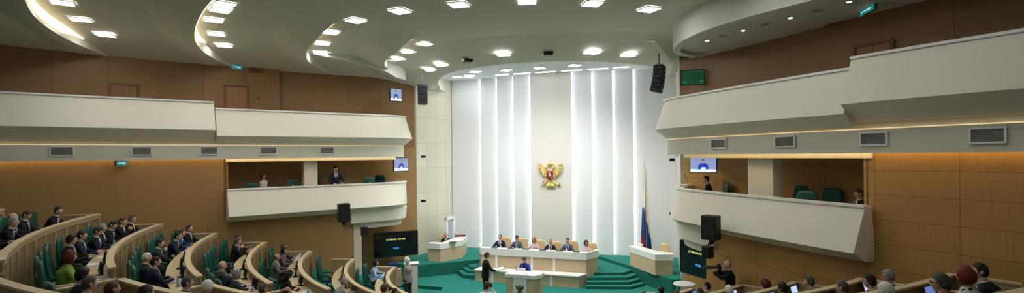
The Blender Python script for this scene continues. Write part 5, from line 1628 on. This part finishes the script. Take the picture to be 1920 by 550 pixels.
def clear_angle(p,j,sec,gap=.33):
    R=RR(j,sec)+.3; a=math.radians(ang(p,sec)); occ=sorted(math.radians(ang(b,s_)) for b,f,jj,s_ in SEATED2 if jj==j and s_==sec)+TAKEN.get((j,sec),[])
    best=None
    for k in range(0,60):
        for sg in (1,-1):
            x=a+sg*k*.012*2/R*.5; d=min([abs(x-o)*R for o in occ]+[9])
            if d>=gap: best=x; break
            if best is None or False: pass
        if best is not None: break
    x=best if best is not None else a
    l0,l1=(ENDS[j],NEAR[j]) if sec==1 else (L2[j],R2[j]); m_=.24/R
    x=min(max(x,math.radians(l0)+m_),math.radians(l1)-m_)
    TAKEN.setdefault((j,sec),[]).append(x); return math.degrees(x)
TAKEN={}
# monitors with lit screens seen from behind the sitters, right block
for px,py,j,l,lab in ((1296,548,1,1,'lit blue monitor at the bottom beside the grey-haired man by the round table'),(1383,543,2,2,'bright monitor beside the white-haired man below the photographer'),(1442,547,3,1,'dark blue monitor left of the dark-haired man in the right block'),
     (1486,538,3,2,'bright monitor right of the dark-haired man in the right block'),(1616,536,4,2,'pale lit monitor in front of the man with glasses'),(1733,541,5,1,'blue monitor left of the grey-haired man at the bottom right'),(1775,521,5,0,'dark monitor behind the rim by the red-haired woman'),(1560,547,4,0,'dark monitor left of the brown-grey-haired man')):
    P=PZ(px,py,wz(j)+.16); r=(Vector((P.x,P.y,0))-C2).length; rc=min(max(r,RR(j,2)+.18),RR(j,2)+.30)
    P=ray_at_R(px,py,rc,P.y,2); P=ring(rc,clear_angle(P,j,2),wz(j),2); monitor(P,-inward(P,2),lab,l)
# dark monitor backs tucked behind the rims, left block
k=0
rowname=RN
for j,angs in ((6,(203,209,215,221,227)),(5,(200,206,212,219,226)),(4,(197,203,209,216,223)),(3,(195,201,209,217,225)),(2,(192,199,207,216)),(1,(190,200,210,220)),(0,(186,198,210,220))):
    for i,a in enumerate(angs):
        p=ring(RR(j)+.17,a,wz(j)); p=ring(RR(j)+.17,clear_angle(p,j,1),wz(j)); monitor(p,-inward(p),'dark desk monitor behind the rim of the %s left row, %s from far end'%(rowname[j],ORD[i]))
# loose papers
_pap=None
def sheet(px,py,j,label,s=1.0,turn=0,n=1):
    P=PZ(px,py,wz(j)); e_=dR(RR(j),ang(P),1); r=(Vector((P.x,P.y,0))-CEN).length; rc=RR(j)+e_+.33
    if abs(rc-r)>.001: P=ray_at_R(px,py,rc,P.y)
    f=inward(P); rz=math.atan2(f.y,f.x)-PI/2+turn
    mb=MB(); mb.box((0,0,.002),(.21*s,.25,.004))
    for q in range(n): mb.box((.02*(q+1)*(-1)**q,.012*q,.006+.004*q),(.21*s,.25,.004),M=Matrix.Rotation(.12*(-1)**q,3,'Z'))
    o=mb.build('paper_sheet',paper,loc=Vector((P.x,P.y,wz(j)+.0015*(px%4))),rotz=rz); tag(o,label,'paper','papers on the benches'); return o
for px,py,j,s,lab in ((36,447,6,1.6,'white papers before the bald men on the far left bench'),(64,428,6,1.2,'white papers by the bending grey-haired man'),(186,498,5,1.8,'white papers at the near end of the sixth left row'),(178,487,5,1.6,'white sheets in front of the woman in green'),(196,470,5,1.4,'sheets beside the man with the blue tie'),(215,455,5,1.0,'sheet half way along the sixth left row'),
    (340,507,4,1.8,'white papers at the near end of the fifth left row'),(345,494,4,1.6,'white papers in front of the man with white cuffs'),(350,483,4,1.5,'white sheets in the middle of the fifth left row'),(356,474,4,1.3,'white sheet past the middle of the fifth left row'),(378,453,4,.9,'white sheet at the far end of the fifth left row'),
    (470,521,3,1.6,'white papers at the near end of the fourth left row'),(462,512,3,1.2,'bright sheet in front of the grey-haired man in charcoal'),(477,467,3,.9,'sheet near the far end of the fourth left row'),
    (571,523,2,1.5,'white papers near the bottles on the third left row'),(573,531,2,1.2,'white sheet at the near end of the third left row'),(560,485,2,1.5,'white papers in front of the woman with big dark hair'),(566,495,2,1.1,'white sheet beside the woman in mauve'),
    (721,519,0,1.6,'white papers in front of the woman in light blue'),(735,538,0,1.3,'white papers by the woman in yellow')):
    sheet(px,py,j,lab,s,0,2 if s>1.3 else 1)
# upright white leaflet on the third row and a blue folder in the front row
P=ray_at_R(562,477,RR(2)+.30,PZ(562,477,wz(2)+.1).y)
mb=MB(); mb.prism([(-.14,0),(.14,0),(.15,.10),(.02,.28),(-.15,.11)],0,.008,M=Matrix(((1,0,0),(0,0,-1),(0,1,0)))); o=mb.build('leaflet',paper,loc=Vector((P.x,P.y,wz(2))),rotz=.35); tag(o,'white folded leaflet standing up on the third left row','leaflet')
P=PZ(715,510,wz(0)+.05); P=ray_at_R(716,509,RR(0)+.33,P.y)
mb=MB(); mb.rbox((0,0,.015),(.34,.26,.03),.01); o=mb.build('folder',mat('folder_blue',(.05,.32,.50),.5),loc=Vector((P.x,P.y,wz(0))),rotz=.9); tag(o,'light blue folder on the front left row','folder')
# bottles
_bot=None
def bottle(px,py,j,label,col='b'):
    global _bot
    P=PZ(px,py,wz(j)+.1); P=ray_at_R(px,py,RR(j)+dR(RR(j),ang(P),1)+.32,P.y); P=ring(RR(j)+.32,clear_angle(P,j,1,.27),0,1)
    if _bot is None:
        e=empty('water_bottle',(0,0,0))
        mb=MB(); mb.lathe([(.030,0),(.034,.01),(.034,.14),(.028,.17),(.013,.20),(.013,.225)],n=14); mb.build('body',mat('bottle_pet',(.30,.45,.62),.15,spec=.6),e,smooth=True)
        mb=MB(); mb.lathe([(.015,.222),(.015,.245),(.012,.247)],n=12); mb.build('lid',mat('lid_blue',(.03,.10,.45),.4),e)
        mb=MB(); mb.lathe([(.0345,.06),(.0345,.12)],n=14); mb.build('label_band',mat('band',(.55,.66,.8),.5),e)
        _bot=e; o=e
    else: o=copy_tree(_bot)
    o.location=Vector((P.x,P.y,wz(j))); tag(o,label,'bottle','water bottles on the benches')
bottle(199,484,5,'water bottle at the near end of the sixth left row'); bottle(355,492,4,'water bottle near the monitor on the fifth left row'); bottle(482,511,3,'water bottle beside the grey-haired man, fourth left row')
bottle(583,531,2,'left water bottle at the near end of the third left row'); bottle(590,533,2,'right water bottle at the near end of the third left row'); bottle(671,528,1,'water bottle on the second left row, upper one'); bottle(675,541,1,'water bottle on the second left row, lower one')
bottle(9,520,6,'clear water bottle at the bottom left corner')
# bouquet on the front row
P=ray_at_R(728,522,RR(0)+.38,14.0)
fl_=empty('bouquet',Vector((P.x,P.y,wz(0)))); tag(fl_,'small bunch of pale yellow flowers on the front left row','flowers')
mb=MB(); mb.lathe([(.035,0),(.045,.10),(.05,.14),(.045,.14)],n=12); mb.build('vase',mat('vase',(.5,.55,.55),.2),fl_)
st=MB(); bl=MB()
for i in range(14):
    a=i*2.4; r=.03+.10*math.sqrt(i/14); t=Vector((r*math.cos(a),r*math.sin(a),.26+.05*math.sin(i*1.7)))
    st.tube([(0,0,.1),t*.6+Vector((0,0,.08)),t],.004,5)
    bl.sphere(t,(.030,.030,.024),8,5)
st.build('stems',mat('stem_green',(.05,.16,.04),.6),fl_); bl.build('blossoms',mat('blossom',(.70,.66,.30),.7),fl_,smooth=True)
# extra green armchairs standing empty
# microphones
micro(ring(RR(4)+.13,192.6,wz(4)),2.6,'thin microphone at the far end of the fifth left row')
def ledge(path,side,px,o,z): p,n=on_path(path,side,px,o); p.z=z; return p,n
p,n=ledge(RLO,-1,1284,-.34,4.0)
# small desk behind the right balcony front with two microphones
for name,path,side,lab,px0,px1 in (('left',LP,1,'narrow oak desk top behind the left balcony front',432,735),('right',RLO,-1,'narrow oak desk top behind the right balcony front',1312,1612)):
    q=off(path,-.26,side); seg=[pp for pp in cut_px(q,px0,px1)]
    mb=MB(); sweep(mb,seg,[(0,4.17),(0,4.20),(-.20,4.20),(-.20,4.17)],side); o=mb.build('ledge_desk',oak_top); tag(o,lab,'desk')
p,n=ledge(RLO,-1,1278,-.36,4.20); micro(p,1.2,'tall gooseneck microphone in front of the man on the right balcony',.62)
p,n=ledge(RLO,-1,1362,-.36,4.20); micro(p,1.9,'gooseneck microphone behind the man on the right balcony',.55)
p,n=ledge(LP,1,679,-.36,4.20)
def bottle_at(p,label):
    o=copy_tree(_bot); o.location=p; tag(o,label,'bottle','water bottles on the benches')
bottle_at(p,'small bottle on the left balcony ledge')
p,n=ledge(RLO,-1,1394,-.36,4.20); bottle_at(p,'small bottle beside the right balcony pillar')
# items on the presidium and side desks
pz=DZ-.12+.92
def glass_at(p,label):
    mb=MB(); mb.lathe([(.028,0),(.032,.10),(.030,.10),(.026,.006)],n=12); o=mb.build('drinking_glass',mat('glass_clear',(.75,.80,.82),.1,spec=.6),loc=p); tag(o,label,'glass','glasses on the presidium desk')
for i,x in enumerate((-1.75,-1.0,-.30,.45,1.2,1.9)):
    p=S(x,PF-.45,pz-.22); o=None
    mb=MB(); mb.box((0,0,.003),(.30,.22,.006)); mb.box((.03,.01,.008),(.24,.2,.004),M=Matrix.Rotation(.1,3,'Z')); o=mb.build('paper_sheet',paper,loc=S(x,PF-.55,DZ-.12+.682),rotz=SROT); tag(o,'papers on the presidium desk, %s from the left'%ORD[i],'paper','presidium papers')
    glass_at(S(x+.28,PF-.16,pz),'drinking glass on the presidium desk, %s from the left'%ORD[i])
    mb=MB(); mb.rbox((0,0,.008),(.30,.20,.016),.01); o=mb.build('tablet',black,loc=S(x,PF-.16,pz),rotz=SROT); tag(o,'dark tablet lying on the presidium desk, %s from the left'%ORD[i],'tablet','presidium tablets')
mb=MB(); mb.rbox((0,0,.02),(.50,.30,.04),.01); mb.rbox((.02,.0,.05),(.46,.28,.02),.01)
p=pl[3]-EX*.30+ED*.02; p=Vector((pl[3].x-.30,pl[3].y-.02,DZ+.851)); o=mb.build('red_folder_stack',mat('folder_red',(.14,.012,.015),.5),loc=p,rotz=.1); tag(o,'dark red folders on the right end of the left clerk desk','folders')
mb=MB(); mb.rbox((0,0,.01),(.34,.24,.02),.01); o=mb.build('laptop_lid',black,loc=Vector((pl[1].x+.55,pl[1].y+.38,DZ+.851)),rotz=.2); tag(o,'flat black laptop on the left clerk desk','laptop')
M_=pod.matrix_world
mb=MB(); mb.box((0,0,.004),(.30,.21,.008)); o=mb.build('paper_sheet',paper); o.matrix_world=M_@Matrix.Translation((-.38,.12,HT+.0015)); tag(o,'paper lying at the left of the podium top','paper')
# white round table right of the stage, low cabinet left of it
q=PZ(1283,529,1.50)
tb=empty('round_table',Vector((q.x,q.y,ZF(1)))); tag(tb,'small white round table with legs, right of the stage','table')
h=1.45-ZF(1); mb=MB(); mb.lathe([(.30,h-.05),(.34,h-.035),(.34,h-.01),(.33,h)],n=28); mb.build('table_top',white_cap,tb)
for a in range(4):
    aa=PI/4+a*PI/2; mb=MB(); mb.tube([(.24*math.cos(aa),.24*math.sin(aa),h-.05),(.29*math.cos(aa),.29*math.sin(aa),.0)],[.02,.015],8); mb.build('leg',white_pl,tb)
q=PY(771,499,19.9); zf=ZF(0)
cb=empty('side_cabinet',Vector((q.x,q.y,zf)),.2); tag(cb,'small wooden cabinet with white top behind the standing woman','cabinet')
h=PY(771,494,19.9).z-zf
mb=MB(); mb.rbox((0,0,h/2),(.50,.36,h-.04),.01); mb.build('body',wood_desk,cb); mb=MB(); mb.rbox((0,0,h),(.56,.42,.04),.01); mb.build('top',white_cap,cb)
for sx in (-1,1): mb=MB(); mb.box((sx*.12,-.185,h/2),(.21,.012,h-.14)); d_=mb.build('door',white_pl,cb); mb=MB(); mb.tube([(sx*.04,-.20,h*.5),(sx*.04,-.20,h*.62)],.008,6); mb.build('handle',chrome,d_)
q=PY(735,499,21.5)
mb=MB(); mb.rbox((0,0,.12),(.42,.30,.24),.03); o=mb.build('document_case',mat('case_blue',(.012,.03,.11),.6),loc=Vector((q.x,q.y,q.z-.12)),rotz=.3); tag(o,'dark blue case on the shelf end of the front left row','case')
mb=MB(); mb.rbox((0,0,(q.z-.12-ZF(0))/2),(.6,.32,q.z-.12-ZF(0)-.002),.01); st_=mb.build('low_shelf',wood_row,loc=Vector((q.x+.08,q.y,ZF(0))),rotz=.3); tag(st_,'low wooden shelf unit under the big left screen','shelf')
